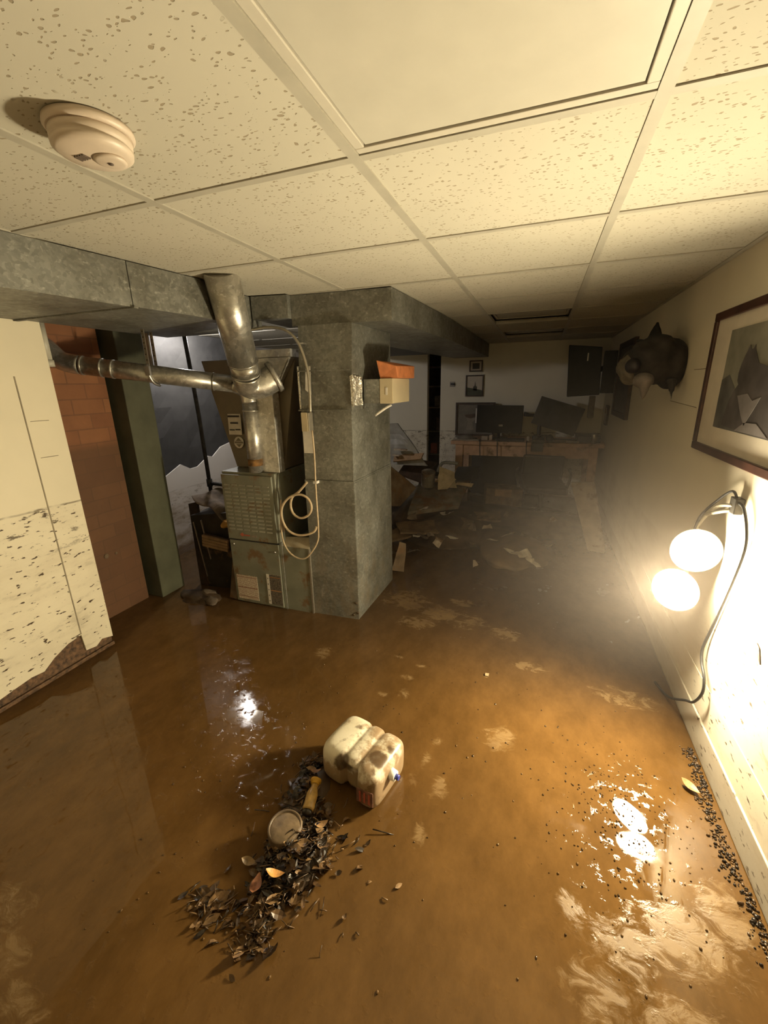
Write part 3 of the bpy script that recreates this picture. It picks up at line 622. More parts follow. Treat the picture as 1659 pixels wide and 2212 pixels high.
for (x, y, rz, L, lb_) in [(-2.13, 2.12, -.5, .12, 'flat muddy stone nearest the lower left corner of the furnace'), (-2.24, 2.21, .2, .10, 'muddy stone at the foot of the fallen dark cabinet')]:
    f = MB(); f.ball((x, y, .02), (L*.6, L*.32, .025), 14, 8, Euler((0, 0, rz)).to_matrix(), .4, x)
    tag(f.build('stone', M_cloth), lb_, 'stone', 'muddy stones by the furnace')

# ------------------------------------------------------------------ twin work lamp on the right wall
def mat_emit(name, col, strength):
    m, t, b = nt(name); b.inputs['Base Color'].default_value = (.9, .9, .85, 1)
    b.inputs['Emission Color'].default_value = (*col, 1); b.inputs['Emission Strength'].default_value = strength; return m
M_bulb = mat_emit('glowing_lens_wall_side', BULB_COLOR, BULB_POWER); M_bulb2 = mat_emit('glowing_lens_room_side', BULB_COLOR, BULB_POWER_LEFT)
M_shade = pm('white_enamel', (.85, .84, .80), .35, 0, .02)
wl_ = thing('work_lamp', (.71, 1.86, 1.03), 'lit twin-headed work lamp clamped to the right wall', 'lamp')
n1 = V((-.10, -.96, .10)).normalized()
def head(c, n, mat):
    c = V(c); R0 = .088
    prof = [(.018, -.105), (.022, -.075), (.034, -.055), (.060, -.030), (R0, .0), (R0+.002, .003), (R0-.003, .003), (R0-.004, -.004)]
    sh = MB().lathe(prof, c, n, 40, False).build('lamp_shade', M_shade, wl_); sh['label'] = 'round white reflector dish'
    MB().lathe([(.0, -.012), (.030, -.012), (.083, -.006)][::-1] + [(.083, -.005)], c, n, 40, False).build('lens_seat', M_shade, sh)
    bu = MB(); bu.lathe([(.0825, -.004), (.0805, .004), (.072, .015), (.055, .025), (.030, .0325), (.012, .035), (0, .0352)], c, n, 40, False); bu.build('glowing_lens', mat, sh)
    return c - n*.10
e1 = head((.638, 1.922, .817), n1, M_bulb)
e2 = head((.592, 1.915, .637), V((-.58, -.81, .10)).normalized(), M_bulb2)
MB().box(.700, .7295, 1.835, 1.885, 1.00, 1.06).build('bracket', M_gas, wl_, bevel=.003)
MB().tube([(.705, 1.86, 1.03), (.69, 1.99, .98), e1+V((0, .012, .04)), e1], .007, 10, True, 5).build('arm', M_pvc, wl_)
MB().tube([(.705, 1.87, 1.01), (.665, 2.06, .90), e2+V((0, .012, .06)), e2], .007, 10, True, 5).build('arm', M_pvc, wl_)
MB().tube([(.712, 1.83, 1.045), (.715, 1.80, 1.035), (.717, 1.755, .98), (.722, 1.742, .903), (.722, 1.769, .773), (.720, 1.842, .524), (.712, 1.86, .415), (.708, 1.832, .367), (.706, 1.775, .33), (.704, 1.755, .272), (.700, 1.80, .19), (.698, 1.877, .135), (.69, 1.99, .05), (.682, 2.07, .012), (.66, 2.16, .006)], .0055, 8, True, 6).build('power_cord', M_dark, wl_)
MB().tube([(.71, 1.86, 1.06), (.708, 1.90, 1.075), (.70, 1.97, 1.03), (.66, 2.02, .93), e1], .005, 8, True, 5).build('lamp_cord', M_dark, wl_)

# ------------------------------------------------------------------ pictures and things on the right wall
pc = thing('framed_picture', (.73, 2.0, 1.45), 'large mahogany framed horse picture on the right wall, nearest the camera', 'picture')
y0, y1, z0, z1 = 1.30, 2.45, 1.165, 1.765; fwid = .034
f = MB(); f.box(.705, .7285, y0, y1, z0, z0+fwid); f.box(.705, .7285, y0, y1, z1-fwid, z1); f.box(.705, .7285, y0, y0+fwid, z0+fwid, z1-fwid); f.box(.705, .7285, y1-fwid, y1, z0+fwid, z1-fwid)
f.build('frame', M_redwood, pc, bevel=.004, weld=False)
MB().box(.716, .7285, y0+fwid, y1-fwid, z0+fwid, z1-fwid).build('mat_board', M_matboard, pc)
f = MB(); xa = .7150
def poly(pts, i, dx): f.mat(i).prism(pts, 'x', xa-dx, xa-dx+.0007)
poly([(1.44, 1.285), (2.25, 1.285), (2.25, 1.675), (1.44, 1.675)], 0, .0)
poly([(1.44, 1.285), (2.25, 1.285), (2.25, 1.48), (2.18, 1.50), (2.09, 1.44), (1.9, 1.46), (1.44, 1.50)], 1, .001)
poly([(2.16, 1.30), (1.95, 1.288), (1.70, 1.288), (1.50, 1.30), (1.46, 1.42), (1.55, 1.50), (1.70, 1.53), (1.85, 1.52), (1.935, 1.535), (1.965, 1.565), (1.985, 1.585), (1.992, 1.602), (2.003, 1.588), (2.022, 1.588), (2.036, 1.604), (2.047, 1.586), (2.066, 1.565), (2.082, 1.535), (2.092, 1.505), (2.088, 1.475), (2.072, 1.462), (2.10, 1.44), (2.13, 1.40), (2.15, 1.35)], 2, .002)
poly([(2.055, 1.42), (1.99, 1.35), (1.945, 1.315), (1.90, 1.37), (1.86, 1.42), (1.92, 1.405), (1.97, 1.43)], 3, .003)
poly([(1.75, 1.29), (2.02, 1.29), (1.95, 1.325), (1.85, 1.33)], 3, .003)
f.build('print', [pm('print_sage', (.20, .19, .15), .6), pm('print_slate', (.105, .10, .092), .6, 0, .3, 9), pm('print_dark_horse', (.075, .063, .062), .6, 0, .3, 9), pm('print_pale', (.19, .17, .17), .6, 0, .15)], pc, weld=False)
pc = thing('framed_picture', (.73, 4.7, 1.5), 'narrow dark framed picture on the right wall below the mounted trophy', 'picture')
y0, y1, z0, z1 = 4.30, 5.10, 1.15, 1.84; fwid = .05
f = MB(); f.box(.700, .7285, y0, y1, z0, z0+fwid); f.box(.700, .7285, y0, y1, z1-fwid, z1); f.box(.700, .7285, y0, y0+fwid, z0+fwid, z1-fwid); f.box(.700, .7285, y1-fwid, y1, z0+fwid, z1-fwid)
f.build('frame', M_darkwood, pc, weld=False)
MB().box(.712, .7285, y0+fwid, y1-fwid, z0+fwid, z1-fwid).build('print', pm('dim_print', (.10, .085, .07), .6), pc)
# taxidermy mount
tr = thing('animal_mount', (.72, 2.95, 1.58), 'rounded dark and pale taxidermy mount with pointed ears high on the right wall', 'trophy')
f = MB(); f.ball((.585, 2.95, 1.60), (.13, .17, .135), 20, 14, None, .25, 3); f.ball((.68, 2.96, 1.57), (.08, .15, .14)); f.ball((.52, 3.10, 1.58), (.08, .11, .10))
f.lathe([(.05, 0), (.03, .06), (.004, .13)], (.60, 3.06, 1.70), (.05, .25, 1), 12); f.lathe([(.035, 0), (.02, .12), (.004, .2)], (.58, 3.12, 1.68), (-.25, 1, .35), 12); f.lathe([(.03, 0), (.015, .07), (.003, .13)], (.66, 2.80, 1.49), (.0, -.5, -1), 12)
f.build('body', pm('dark_fur', (.03, .025, .021), .9, 0, .35, 18, .4), tr, remesh=.012)
f = MB(); f.ball((.515, 3.02, 1.555), (.095, .15, .098), 18, 12, None, .3, 6); f.build('pale_cheek', pm('pale_fur', (.16, .135, .10), .9, 0, .25, 20, .3), tr, remesh=.012)
f = MB(); f.ball((.535, 2.86, 1.485), (.055, .075, .045)); f.lathe([(.035, 0), (.02, .08), (.004, .17)], (.53, 2.93, 1.485), (-.3, 1, -.02), 12); f.lathe([(.03, 0), (.02, .05), (.004, .10)], (.54, 2.82, 1.47), (.0, .2, -1), 12)
f.build('pale_jaw', pm('jaw_fur', (.20, .17, .15), .9, 0, .2, 20), tr, remesh=.010)
MB().ball((.475, 2.88, 1.565), (.04, .075, .042), 16, 10).build('dark_muzzle', pm('muzzle', (.022, .017, .02), .6), tr)

# monitor on a wall arm in the far right corner
tv = thing('wall_monitor', (.45, 5.3, 1.6), 'big black screen hung high in the far right corner on an arm', 'screen')
Rm = Euler((0, 0, -.12)).to_matrix()
MB().hexa([(.262, 5.30, 1.325), (.585, 5.26, 1.345), (.585, 5.31, 1.345), (.262, 5.35, 1.325)], [(.233, 5.30, 1.872), (.560, 5.26, 1.835), (.560, 5.31, 1.835), (.233, 5.35, 1.872)]).build('panel', M_screen, tv, bevel=.006)
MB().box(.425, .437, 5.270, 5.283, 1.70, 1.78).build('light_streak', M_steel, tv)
MB().box(.50, .56, 5.33, 5.40, 1.09, 1.33).build('hanging_bracket', M_grey, tv, bevel=.006)
MB().tube([(.50, 5.34, 1.60), (.62, 5.45, 1.62), (.728, 5.50, 1.62)], .03, 12).build('arm', M_dark, tv)
MB().box(.60, .7285, 5.35, 5.40, 1.36, 1.80).build('wall_plate', M_dark, tv)
f = thing('narrow_picture', (.715, 5.6, 1.15), 'thin narrow frame on the right wall under the corner screen', 'picture')
MB().box(.706, .7285, 5.45, 5.62, 1.0, 1.22).build('frame', M_darkwood, f); MB().box(.702, .7055, 5.47, 5.60, 1.02, 1.20).build('print', M_pale, f)

# ------------------------------------------------------------------ pictures on the far wall
def wall_picture(x0, x1, z0, z1, lab, bands, b_=.02):
    r = thing('framed_picture', ((x0+x1)/2, YB, (z0+z1)/2), lab, 'picture')
    f = MB(); ya, yb = YB-.022, YB-.001; f.box(x0, x1, ya, yb, z0, z0+b_); f.box(x0, x1, ya, yb, z1-b_, z1); f.box(x0, x0+b_, ya, yb, z0+b_, z1-b_); f.box(x1-b_, x1, ya, yb, z0+b_, z1-b_)
    f.build('frame', M_darkwood, r, weld=False)
    f = MB(); f.mat(0).box(x0+b_, x1-b_, YB-.010, yb, z0+b_, z1-b_)
    w, h = x1-x0-2*b_, z1-z0-2*b_
    for i, pl in bands: f.mat(i).prism([(x0+b_+u*w, z0+b_+v*h) for u, v in pl], 'y', YB-.0115, YB-.0105)
    f.build('print', [M_matboard, pm('print_dark', (.07, .065, .05), .7), pm('print_green', (.09, .095, .06), .7)], r, weld=False)
wall_picture(-.948, -.775, 1.642, 1.785, 'small landscape framed picture high on the far wall', [(1, [(.18, .18), (.82, .18), (.82, .82), (.18, .82)])], .014)
wall_picture(-.991, -.752, 1.322, 1.600, 'upright framed tree picture on the far wall, under the small one', [(2, [(0, 0), (1, 0), (1, .25), (.8, .3), (0, .42)]), (1, [(.42, .25), (.66, .25), (.66, .45), (.58, .5), (.54, .75), (.5, .5), (.42, .45)])], .016)
lf = thing('wall_switch', (-1.175, YB, 1.49), 'small dark switch on the far wall left of the tree picture', 'switch')
MB().box(-1.21, -1.14, YB-.008, YB-.0005, 1.455, 1.52).build('plate', pm('switch_plate', (.36, .32, .26), .5), lf); MB().box(-1.195, -1.145, YB-.03, YB-.0085, 1.478, 1.500).build('knob', M_dark, lf)
tag(MB().box(-.56, -.54, YB-.014, YB-.0005, 1.733, 1.742).build('wall_hook', M_steel), 'tiny shiny hook alone high on the far wall', 'hook')

# ------------------------------------------------------------------ desk and what stands on it
dk = thing('desk', (-.15, 5.6, 0), 'long wooden desk along the far wall', 'desk')
MB().box(-1.045, .716, 5.33, 5.965, .755, .80).build('desktop', M_wood, dk, bevel=.004)
MB().box(-.985, .655, 5.36, 5.385, .62, .754).build('apron', M_wood, dk)
MB().box(-.985, .655, 5.91, 5.935, .62, .754).build('apron', M_wood, dk)
for x in (-.985, .562):
    for y in (5.345, 5.87): MB().box(x, x+.092, y, y+.08, 0, .7535).build('leg', M_wood, dk)
DZ = .801
def monitor_panel(c, w, h, R, th=.035):
    cx, cy, cz = c; return MB().box(cx-w/2, cx+w/2, cy-th/2, cy+th/2, cz-h/2, cz+h/2, R)
mo = thing('monitor', (-.49, 5.62, DZ), 'black upright monitor on the desk, left of the tilted one', 'monitor')
MB().box(-.772, -.205, 5.60, 5.635, .878, 1.222, Euler((0, .015, 0)).to_matrix()).build('panel', M_screen, mo, bevel=.004)
MB().tube([(-.49, 5.66, 1.0), (-.49, 5.66, DZ+.01)], .02, 12).build('stand', M_dark, mo); MB().box(-.60, -.38, 5.56, 5.75, DZ, DZ+.012).build('foot', M_dark, mo, bevel=.004)
MB().box(-.49, -.44, 5.597, 5.599, .96, .985).build('screen_glint', M_grey, mo)  # grey patch that paints in a glint on the screen
mo = thing('monitor', (.15, 5.6, DZ), 'black monitor tipped askew on its arm at the right of the desk', 'monitor')
MB().box(-.065, .455, 5.58, 5.615, .925, 1.26, Euler((0, .30, 0)).to_matrix()).build('panel', pm('dusty_screen', (.035, .035, .034), .5, 0, .3, 7), mo, bevel=.004)
MB().tube([(.03, 5.66, 1.12), (.0, 5.66, 1.07), (.0, 5.65, .83)], .024, 12).build('arm_post', M_dark, mo); MB().tube([(.03, 5.655, 1.11), (-.10, 5.62, 1.10), (-.19, 5.60, 1.115)], [.02, .018, .028], 12).build('arm', M_dark, mo)
MB().box(-.07, .07, 5.32, 5.70, DZ, DZ+.03).build('clamp', M_dark, mo); MB().box(-.075, .06, 5.30, 5.328, .70, .80).build('clamp_jaw', M_dark, mo)
fp = thing('leaning_picture', (-.9, 5.93, DZ), 'framed picture with a pale vase shape leaning behind the upright monitor', 'picture')
f = MB(); yy = 5.90; f.box(-1.10, -1.075, yy, yy+.03, DZ, 1.245); f.box(-.60, -.575, yy, yy+.03, DZ, 1.245); f.box(-1.075, -.60, yy, yy+.03, 1.22, 1.245); f.box(-1.075, -.60, yy, yy+.03, DZ, .825); f.build('frame', M_darkwood, fp, weld=False)
f = MB(); f.mat(0).box(-1.075, -.60, yy+.015, yy+.028, .825, 1.22)
f.mat(1).prism([(-.98, 1.09), (-.80, 1.10), (-.83, 1.02), (-.87, .98), (-.85, .88), (-.95, .88), (-.93, .99)], 'y', yy+.0135, yy+.0145); f.mat(2).prism([(-.98, 1.085), (-.80, 1.10), (-.825, 1.05), (-.90, 1.035), (-.96, 1.05)], 'y', yy+.012, yy+.013)
f.build('print', [pm('print_grey', (.19, .17, .14), .7), pm('print_vase', (.25, .225, .18), .7), M_darkvent], fp, weld=False)
MB().box(-.80, -.775, 5.70, 5.72, .99, 1.18).build('paper_strip', M_paper, fp)
def desk_item(name, label, cat, x0, x1, y0, y1, h, mat, R=None, z=DZ):
    return tag(MB().box(x0, x1, y0, y1, z, z+h, R).build(name, mat, bevel=.004), label, cat)
f = MB(); f.ball((-.90, 5.55, DZ), (.14, .09, .055), 18, 10, None, .3, 3); f.bm.verts.ensure_lookup_table()
for v in f.bm.verts: v.co.z = max(v.co.z, DZ+.001)
tag(f.build('cap', pm('grey_cap', (.17, .15, .12), .8)), 'grey cloth cap lying at the left end of the desk', 'cap')
desk_item('paper_stack', 'thin pale paper stack at the left front edge of the desk', 'paper', -1.03, -.70, 5.36, 5.46, .012, pm('dim_paper', (.34, .29, .22), .8))
desk_item('phone', 'small bright white phone on the left corner of the desk', 'phone', -1.03, -.94, 5.47, 5.55, .02, M_paper, None, DZ)
desk_item('box', 'small white carton on the desk under the upright monitor', 'box', -.68, -.60, 5.45, 5.50, .05, M_pale)
desk_item('box', 'second small white carton on the desk, left of the keyboard', 'box', -.585, -.545, 5.45, 5.50, .065, M_pale)
desk_item('keyboard', 'black keyboard on the desk in front of the upright monitor', 'keyboard', -.50, -.16, 5.40, 5.54, .025, M_dark)
desk_item('can', 'small pale tube standing on the desk between the monitors', 'tube', -.135, -.105, 5.44, 5.47, .06, M_pale)
desk_item('keyboard', 'muddy dark keyboard lying at the right of the desk', 'keyboard', .10, .42, 5.42, 5.55, .03, M_mud)
desk_item('remote', 'grey remote lying on the desk at the right', 'remote', .30, .45, 5.36, 5.40, .022, M_grey)
desk_item('basket', 'dark tray of clutter at the right end of the desk', 'tray', .43, .68, 5.45, 5.8, .075, M_dark)
tag(MB().lathe([(.028, 0), (.028, .10), (.026, .105)], (.60, 5.38, DZ), (0, 0, 1), 16).build('can', M_steel), 'shiny metal can on the right front edge of the desk', 'can')
hp = thing('headphones', (.07, 5.5, DZ), 'black headphones on the desk below the tilted monitor', 'headphones')
MB().tube([(.0, 5.42, .835), (.02, 5.42, .87), (.09, 5.42, .88), (.125, 5.42, .84)], .008, 8).build('headband', M_dark, hp)
for x in (-.03, .125): MB().ball((x, 5.42, .845), (.045, .025, .045), 14, 8).build('ear_cup', M_dark, hp)
for x, lb_ in ((-.68, 'thin dark cord hanging over the desk edge, leftmost of three'), (-.47, 'thin dark cord hanging over the desk edge, middle of three'), (-.13, 'thin dark cord hanging over the desk edge, rightmost of three')):
    tag(MB().tube([(x, 5.42, DZ+.008), (x, 5.335, DZ+.009), (x, 5.318, .76), (x+.01, 5.318, .60)], .006, 6).build('cord', M_dark), lb_, 'cord', 'cords over the desk edge')

# under the desk
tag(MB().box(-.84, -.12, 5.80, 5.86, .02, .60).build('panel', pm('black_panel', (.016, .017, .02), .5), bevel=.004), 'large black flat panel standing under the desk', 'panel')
cr = thing('office_chair', (.10, 4.95, 0), 'toppled black office chair in front of the desk', 'chair')
MB().box(-.14, .32, 4.75, 5.2, .34, .42, Euler((.15, .05, .2)).to_matrix()).build('seat', M_dark, cr, bevel=.03)
MB().box(-.16, .30, 5.17, 5.23, .22, .68, Euler((.12, .04, .1)).to_matrix()).build('backrest', M_dark, cr, bevel=.025)
MB().tube([(.08, 4.97, .35), (.08, 4.97, .10)], .03, 12).build('post', M_dark, cr)
for s_i in (-1, 1): MB().tube([(.08+.25*s_i, 4.85, .36), (.08+.28*s_i, 4.85, .52), (.08+.27*s_i, 5.05, .54)], .014, 8).build('armrest', M_dark, cr)
for k in range(5):
    a = 2*math.pi*k/5+.3; MB().tube([(.08, 4.97, .10), (.08+.28*math.cos(a), 4.97+.28*math.sin(a), .055)], .018, 8, True, 1).build('leg', M_dark, cr)
    MB().ball((.08+.28*math.cos(a), 4.97+.28*math.sin(a), .027), .027, 10, 8).build('caster', M_dark, cr)
bxx = thing('carton', (-.34, 5.0, 0), 'soggy tan carton left of the office chair under the desk', 'box')
MB().box(-.55, -.14, 4.85, 5.1, .12, .33, Euler((0, .05, .2)).to_matrix()).build('body', M_card, bxx, bevel=.01); MB().box(-.42, -.24, 4.80, 4.84, .25, .33, Euler((.1, .05, .2)).to_matrix()).build('flap', M_tan, bxx)

# ------------------------------------------------------------------ debris at the back of the room
mud = MB()
def mound(cx, cy, rx, ry, h, seed, mb_):
    mb_.ball((cx, cy, 0), (rx, ry, h), 26, 14, None, .35, seed)
mound(-.75, 4.35, .75, .75, .17, 1, mud); mound(-.2, 4.62, .8, .5, .15, 5, mud); mound(-1.15, 4.6, .45, .6, .36, 9, mud); mound(.22, 4.7, .36, .45, .10, 12, mud)
tag(mud.build('mud_bank', M_mud, remesh=.03), 'broad bank of dark mud across the floor before the desk', 'mud', None, 'stuff')
mu = MB(); mound(-.13, 3.72, .33, .40, .10, 17, mu)
tag(mu.build('mud_mound', pm('tan_mud', (.17, .115, .065), .5, 0, .2, 6, .3)), 'low tan mud mound with paper scraps, in front of the chair', 'mud')
board('table_leaf', 'broad grey tilted board on top of the debris right of the plenum', 'board', [(-1.20, 3.95, .22), (-.74, 4.30, .235), (-.70, 4.85, .43), (-1.28, 4.75, .42)], .05, M_grey, .012, 8, 2)
board('broken_board', 'splintered pale orange board edge behind the tilted grey board, left piece', 'board', [(-1.29, 4.60, .415), (-.97, 4.62, .415), (-.97, 4.64, .43), (-1.27, 4.62, .50)], .015, pm('fresh_splinter', (.50, .33, .17), .7), .003, 4, 3)
board('broken_board', 'splintered pale board edge behind the tilted grey board, right piece', 'board', [(-.84, 4.60, .405), (-.655, 4.60, .385), (-.635, 4.60, .425), (-.82, 4.62, .425)], .015, pm('pale_splinter', (.50, .40, .27), .7), .003, 4, 4)
board('curved_panel', 'smooth grey curved panel leaning against the plenum back', 'panel', [(-1.66, 4.6, 1.06), (-1.50, 4.55, 1.08), (-1.13, 4.5, .62), (-1.70, 4.5, .62)], .02, pm('grey_sheet', (.26, .245, .21), .4, .2), .02, 8, 5)
board('panel', 'brown cardboard panel wedged against the back of the plenum', 'panel', [(-1.62, 4.2, .20), (-1.36, 4.2, .22), (-1.18, 4.2, .44), (-1.62, 4.2, .78)], .012, M_card, .01, 5, 6)
f = MB(); f.sheet([(-1.0, 4.42, .40), (-.80, 4.46, .40), (-.83, 4.52, .56), (-.99, 4.46, .63)], 6, .03, 9, .006, 7); f.sheet([(-.99, 4.40, .38), (-.89, 4.38, .40), (-.80, 4.44, .50), (-.98, 4.45, .58)], 4, .02, 9, .006, 8)
tag(f.build('torn_carton', pm('cream_carton', (.46, .38, .25), .8)), 'torn cream carton standing up at the left desk leg', 'carton')
tag(MB().tube([(-1.02, 4.5, .56), (-.97, 4.5, .66), (-.86, 4.5, .665), (-.80, 4.5, .66)], .018, 10).build('plastic_tube', pm('blue_grey_plastic', (.25, .26, .27), .4)), 'blue grey plastic tube bent over the torn carton', 'tube')
f = thing('paint_can', (-1.13, 4.55, .42), 'muddy grey can lying left of the torn carton', 'can')
MB().lathe([(.075, 0), (.078, .01), (.075, .02), (.075, .16), (.078, .17), (.07, .172)], (-1.13, 4.5, .40), (.1, -.25, 1), 20).build('body', M_grey, f); MB().tube([(-1.19, 4.46, .55), (-1.13, 4.40, .50), (-1.06, 4.46, .55)], .004, 6).build('handle', M_steel, f)
board('black_tray', 'flat black tray on the debris just left of the desk leg', 'tray', [(-.90, 4.7, .43), (-.62, 4.75, .44), (-.60, 4.85, .57), (-.86, 4.85, .55)], .03, M_dark, .004, 3)
board('dark_box_lid', 'dark square lid under the curved grey panel', 'lid', [(-1.50, 4.55, .50), (-1.18, 4.5, .42), (-1.10, 4.8, .60), (-1.45, 4.8, .64)], .03, M_darkwood, .006, 4)
for k, (x0, x1, z, lb_) in enumerate([(-1.50, -1.36, .80, 'thin pale strip sticking out beside the plenum, upper one'), (-1.52, -1.44, .735, 'thin pale strip sticking out beside the plenum, lower one')]):
    tag(MB().box(x0, x1, 4.41, 4.47, z-.004, z+.010, Euler((0, .03, 0)).to_matrix()).build('wood_strip', M_pale), lb_, 'strip')
board('plank', 'long brown plank lying under the curved grey panel', 'plank', [(-1.52, 4.45, .66), (-1.20, 4.45, .70), (-1.18, 4.5, .76), (-1.52, 4.5, .72)], .02, M_tan, .003, 3)
# muddy flat pieces stacked around the front edge of the bank
pieces = [(-1.05, 3.80, .13, .20, .5, 'muddy flat board at the foot of the tilted grey board'), (-.72, 4.0, .15, .16, -.3, 'muddy flat board right of the tilted grey board'), (-1.22, 3.60, .10, .14, 1.0, 'muddy flat piece just right of the plenum edge'), (-.45, 4.25, .16, .15, .2, 'muddy flat board before the soggy tan carton')]
for x, y, z, s_i, rz, lb_ in pieces:
    R = Euler((.1, .05, rz)).to_matrix(); f = MB(); f.sheet([V((x, y, z))+R @ V(p) for p in ((-s_i, -s_i*.6, 0), (s_i, -s_i*.6, 0), (s_i, s_i*.6, 0.02), (-s_i, s_i*.6, 0))], 5, .02, 8, .02, x*7)
    tag(f.build('muddy_board', M_mudlight), lb_, 'board')
f = MB(); f.sheet([(-1.06, 3.02, .02), (-.96, 3.05, .0), (-.95, 3.08, .24), (-1.0, 3.06, .26)], 5, .02, 10, .01, 2)
tag(f.build('cardboard_scrap', M_card), 'standing cardboard scrap against the lower right of the plenum', 'scrap')
rnd = random.Random(3)
scr = [(-1.02, 3.62, .11), (-.97, 3.66, .10), (-.90, 3.72, .11), (-.80, 3.60, .09), (-.70, 3.70, .10), (-.55, 3.95, .14), (-.40, 4.0, .14), (-.60, 4.2, .18), (-.33, 3.78, .08), (-.20, 3.95, .10), (-.05, 3.92, .10), (.10, 4.0, .10), (.14, 3.85, .07), (-.16, 3.52, .10), (-.10, 3.48, .095), (-.03, 3.50, .10), (.02, 3.42, .085), (.06, 3.38, .06), (-.42, 3.35, .012), (-1.15, 3.95, .20), (-1.08, 4.05, .25), (.20, 4.4, .14), (-.25, 4.4, .16), (.36, 4.6, .14), (-.85, 4.15, .20), (-.5, 3.7, .05), (-1.0, 3.45, .03)]
for k, (x, y, z) in enumerate(scr):
    s_i = rnd.uniform(.035, .075); rz = rnd.uniform(0, 3); R = Euler((rnd.uniform(-.7, .7), rnd.uniform(-.5, .5), rz)).to_matrix()
    f = MB(); f.sheet([V((x, y, z))+R @ V(p) for p in ((-s_i, -s_i*.5, 0), (s_i*.9, -s_i*.7, .0), (s_i*.6, s_i*.6, .01), (-s_i*.8, s_i*.5, 0))], 4, .03, 14, .002, k)
    tag(f.build('paper_scrap', M_paper if 12 < k < 18 or k % 4 == 0 else M_cloth if k % 3 else M_pale), 'crumpled torn paper scrap lying on the mud at the back', 'paper', 'paper scraps on the mud')
# long pale board leaning on the right wall
f = MB(); f.hexa([(.50, 3.98, .005), (.64, 3.95, .0), (.66, 3.99, .0), (.52, 4.02, .005)], [(.345, 4.66, .485), (.575, 4.66, .50), (.585, 4.70, .50), (.355, 4.70, .485)])
tag(f.build('leaning_board', M_pale, bevel=.02), 'long pale rounded board leaning at the right wall beside the desk', 'board')
# closet shelf with dim things
sh = thing('shelf_unit', (-1.43, YB+.4, 0), 'dark shelf unit seen through the narrow doorway', 'shelf')
for z in (.45, .80, 1.15, 1.45, 1.72): MB().box(-1.69, -1.16, YB+.3, YB+.64, z, z+.02).build('shelf_board', M_grey, sh)
for x, z, h, mt, lb_ in ((-1.50, .47, .16, M_red, 'red box on the lowest shelf in the doorway'), (-1.42, .82, .20, M_redwood, 'dark red box on the second shelf in the doorway'), (-1.45, 1.17, .16, M_grey, 'grey box on the third shelf in the doorway')):
    tag(MB().box(x-.05, x+.05, YB+.32, YB+.45, z+.001, z+h).build('storage_box', mt, bevel=.003), lb_, 'box')

# ------------------------------------------------------------------ water jug lying in the mud
jg = thing('water_jug', (-.548, 1.19, 0), 'muddy white ribbed water jug lying on its side in the middle of the floor', 'jug')
Rj = Euler((0, .03, -.23)).to_matrix(); jc = V((-.548, 1.193, 0))
def jugmesh():
    # length along x (three lobes split by two grooves), rounded box section
    secs = []
    L = [(-.140, .55), (-.134, .80), (-.120, .95), (-.095, 1.0), (-.045, 1.0), (-.032, .985), (-.022, .90), (-.012, .985), (.000, 1.0), (.022, .995), (.032, .975), (.040, .885), (.050, .97), (.062, 1.0), (.100, 1.0), (.120, .95), (.133, .82), (.138, .60)]
    n = 28; mb_ = MB(); rings = []
    for x, k in L:
        w, h = .110*k, .085*k
        ring = []
        for i in range(n):
            a = 2*math.pi*i/n; ca, sa = math.cos(a), math.sin(a); e = .42
            y = math.copysign(abs(ca)**e, ca)*w; z = math.copysign(abs(sa)**e, sa)*h
            fr = .018 if x > .05 else 0
            if y < 0: y -= fr
            if -.03 < x < .045 and y < -.05 and z < .05: y += .020
            ring.append(mb_.bm.verts.new(jc + Rj @ V((x, y, z)) + V((0, 0, .080))))
        rings.append(ring)
    for a, b_ in zip(rings[:-1], rings[1:]):
        for i in range(n):
            q = mb_.bm.faces.new((a[i], a[(i+1) % n], b_[(i+1) % n], b_[i])); q.smooth = True
    mb_.bm.faces.new(rings[0][::-1]); mb_.bm.faces.new(rings[-1]); return mb_
def mat_jug():
    m, t, b = nt('dirty_translucent_plastic'); p = pos(t); X = xyz(t)
    c = ramp(t, noise_(t, p, 12, 4), [(0.3, (.62, .55, .40)), (.7, (.74, .68, .54))])
    st = noise_(t, pos(t, (1, 1, .6)), 16, 8, .72); side = mr(t, X[2], .14, .06); rightside = mr(t, X[0], -.62, -.48)
    k = mr(t, math_(t, 'ADD', st, math_(t, 'ADD', math_(t, 'MULTIPLY', side, .26), math_(t, 'MULTIPLY', rightside, .14))), .50, .70)
    c = mix(t, math_(t, 'MULTIPLY', k, .8), c, (.21, .11, .035))
    k2 = mr(t, noise_(t, p, 11, 6), .58, .64); c = mix(t, math_(t, 'MULTIPLY', k2, .7), c, (.11, .06, .022))
    for cx_, cy_, cz_, r_ in ((-.590, 1.100, .125, .042), (-.462, 1.135, .155, .040), (-.43, 1.19, .15, .022)):    # caked mud
        dv = nd(t, 'ShaderNodeVectorMath', operation='DISTANCE'); t.links.new(pos(t), dv.inputs[0]); dv.inputs[1].default_value = (cx_, cy_, cz_)
        kk = mr(t, math_(t, 'ADD', dv.outputs['Value'], math_(t, 'MULTIPLY', noise_(t, p, 40, 4), .03)), r_+.018, r_+.004)
        c = mix(t, math_(t, 'MULTIPLY', kk, .85), c, (.075, .04, .016))
    t.links.new(c, b.inputs['Base Color']); b.inputs['Roughness'].default_value = .38; b.inputs['Subsurface Weight'].default_value = .15; b.inputs['Subsurface Radius'].default_value = (.02, .015, .01)
    bump(t, b, st, .25, .004); return m
jugmesh().build('body', mat_jug(), jg, sub=1)
def J(p): return jc + Rj @ V(p) + V((0, 0, .080))
MB().tube([J((.130, -.015, .018)), J((.158, -.015, .018))], [.022, .019], 18, True, 1).build('spout', M_shade, jg)
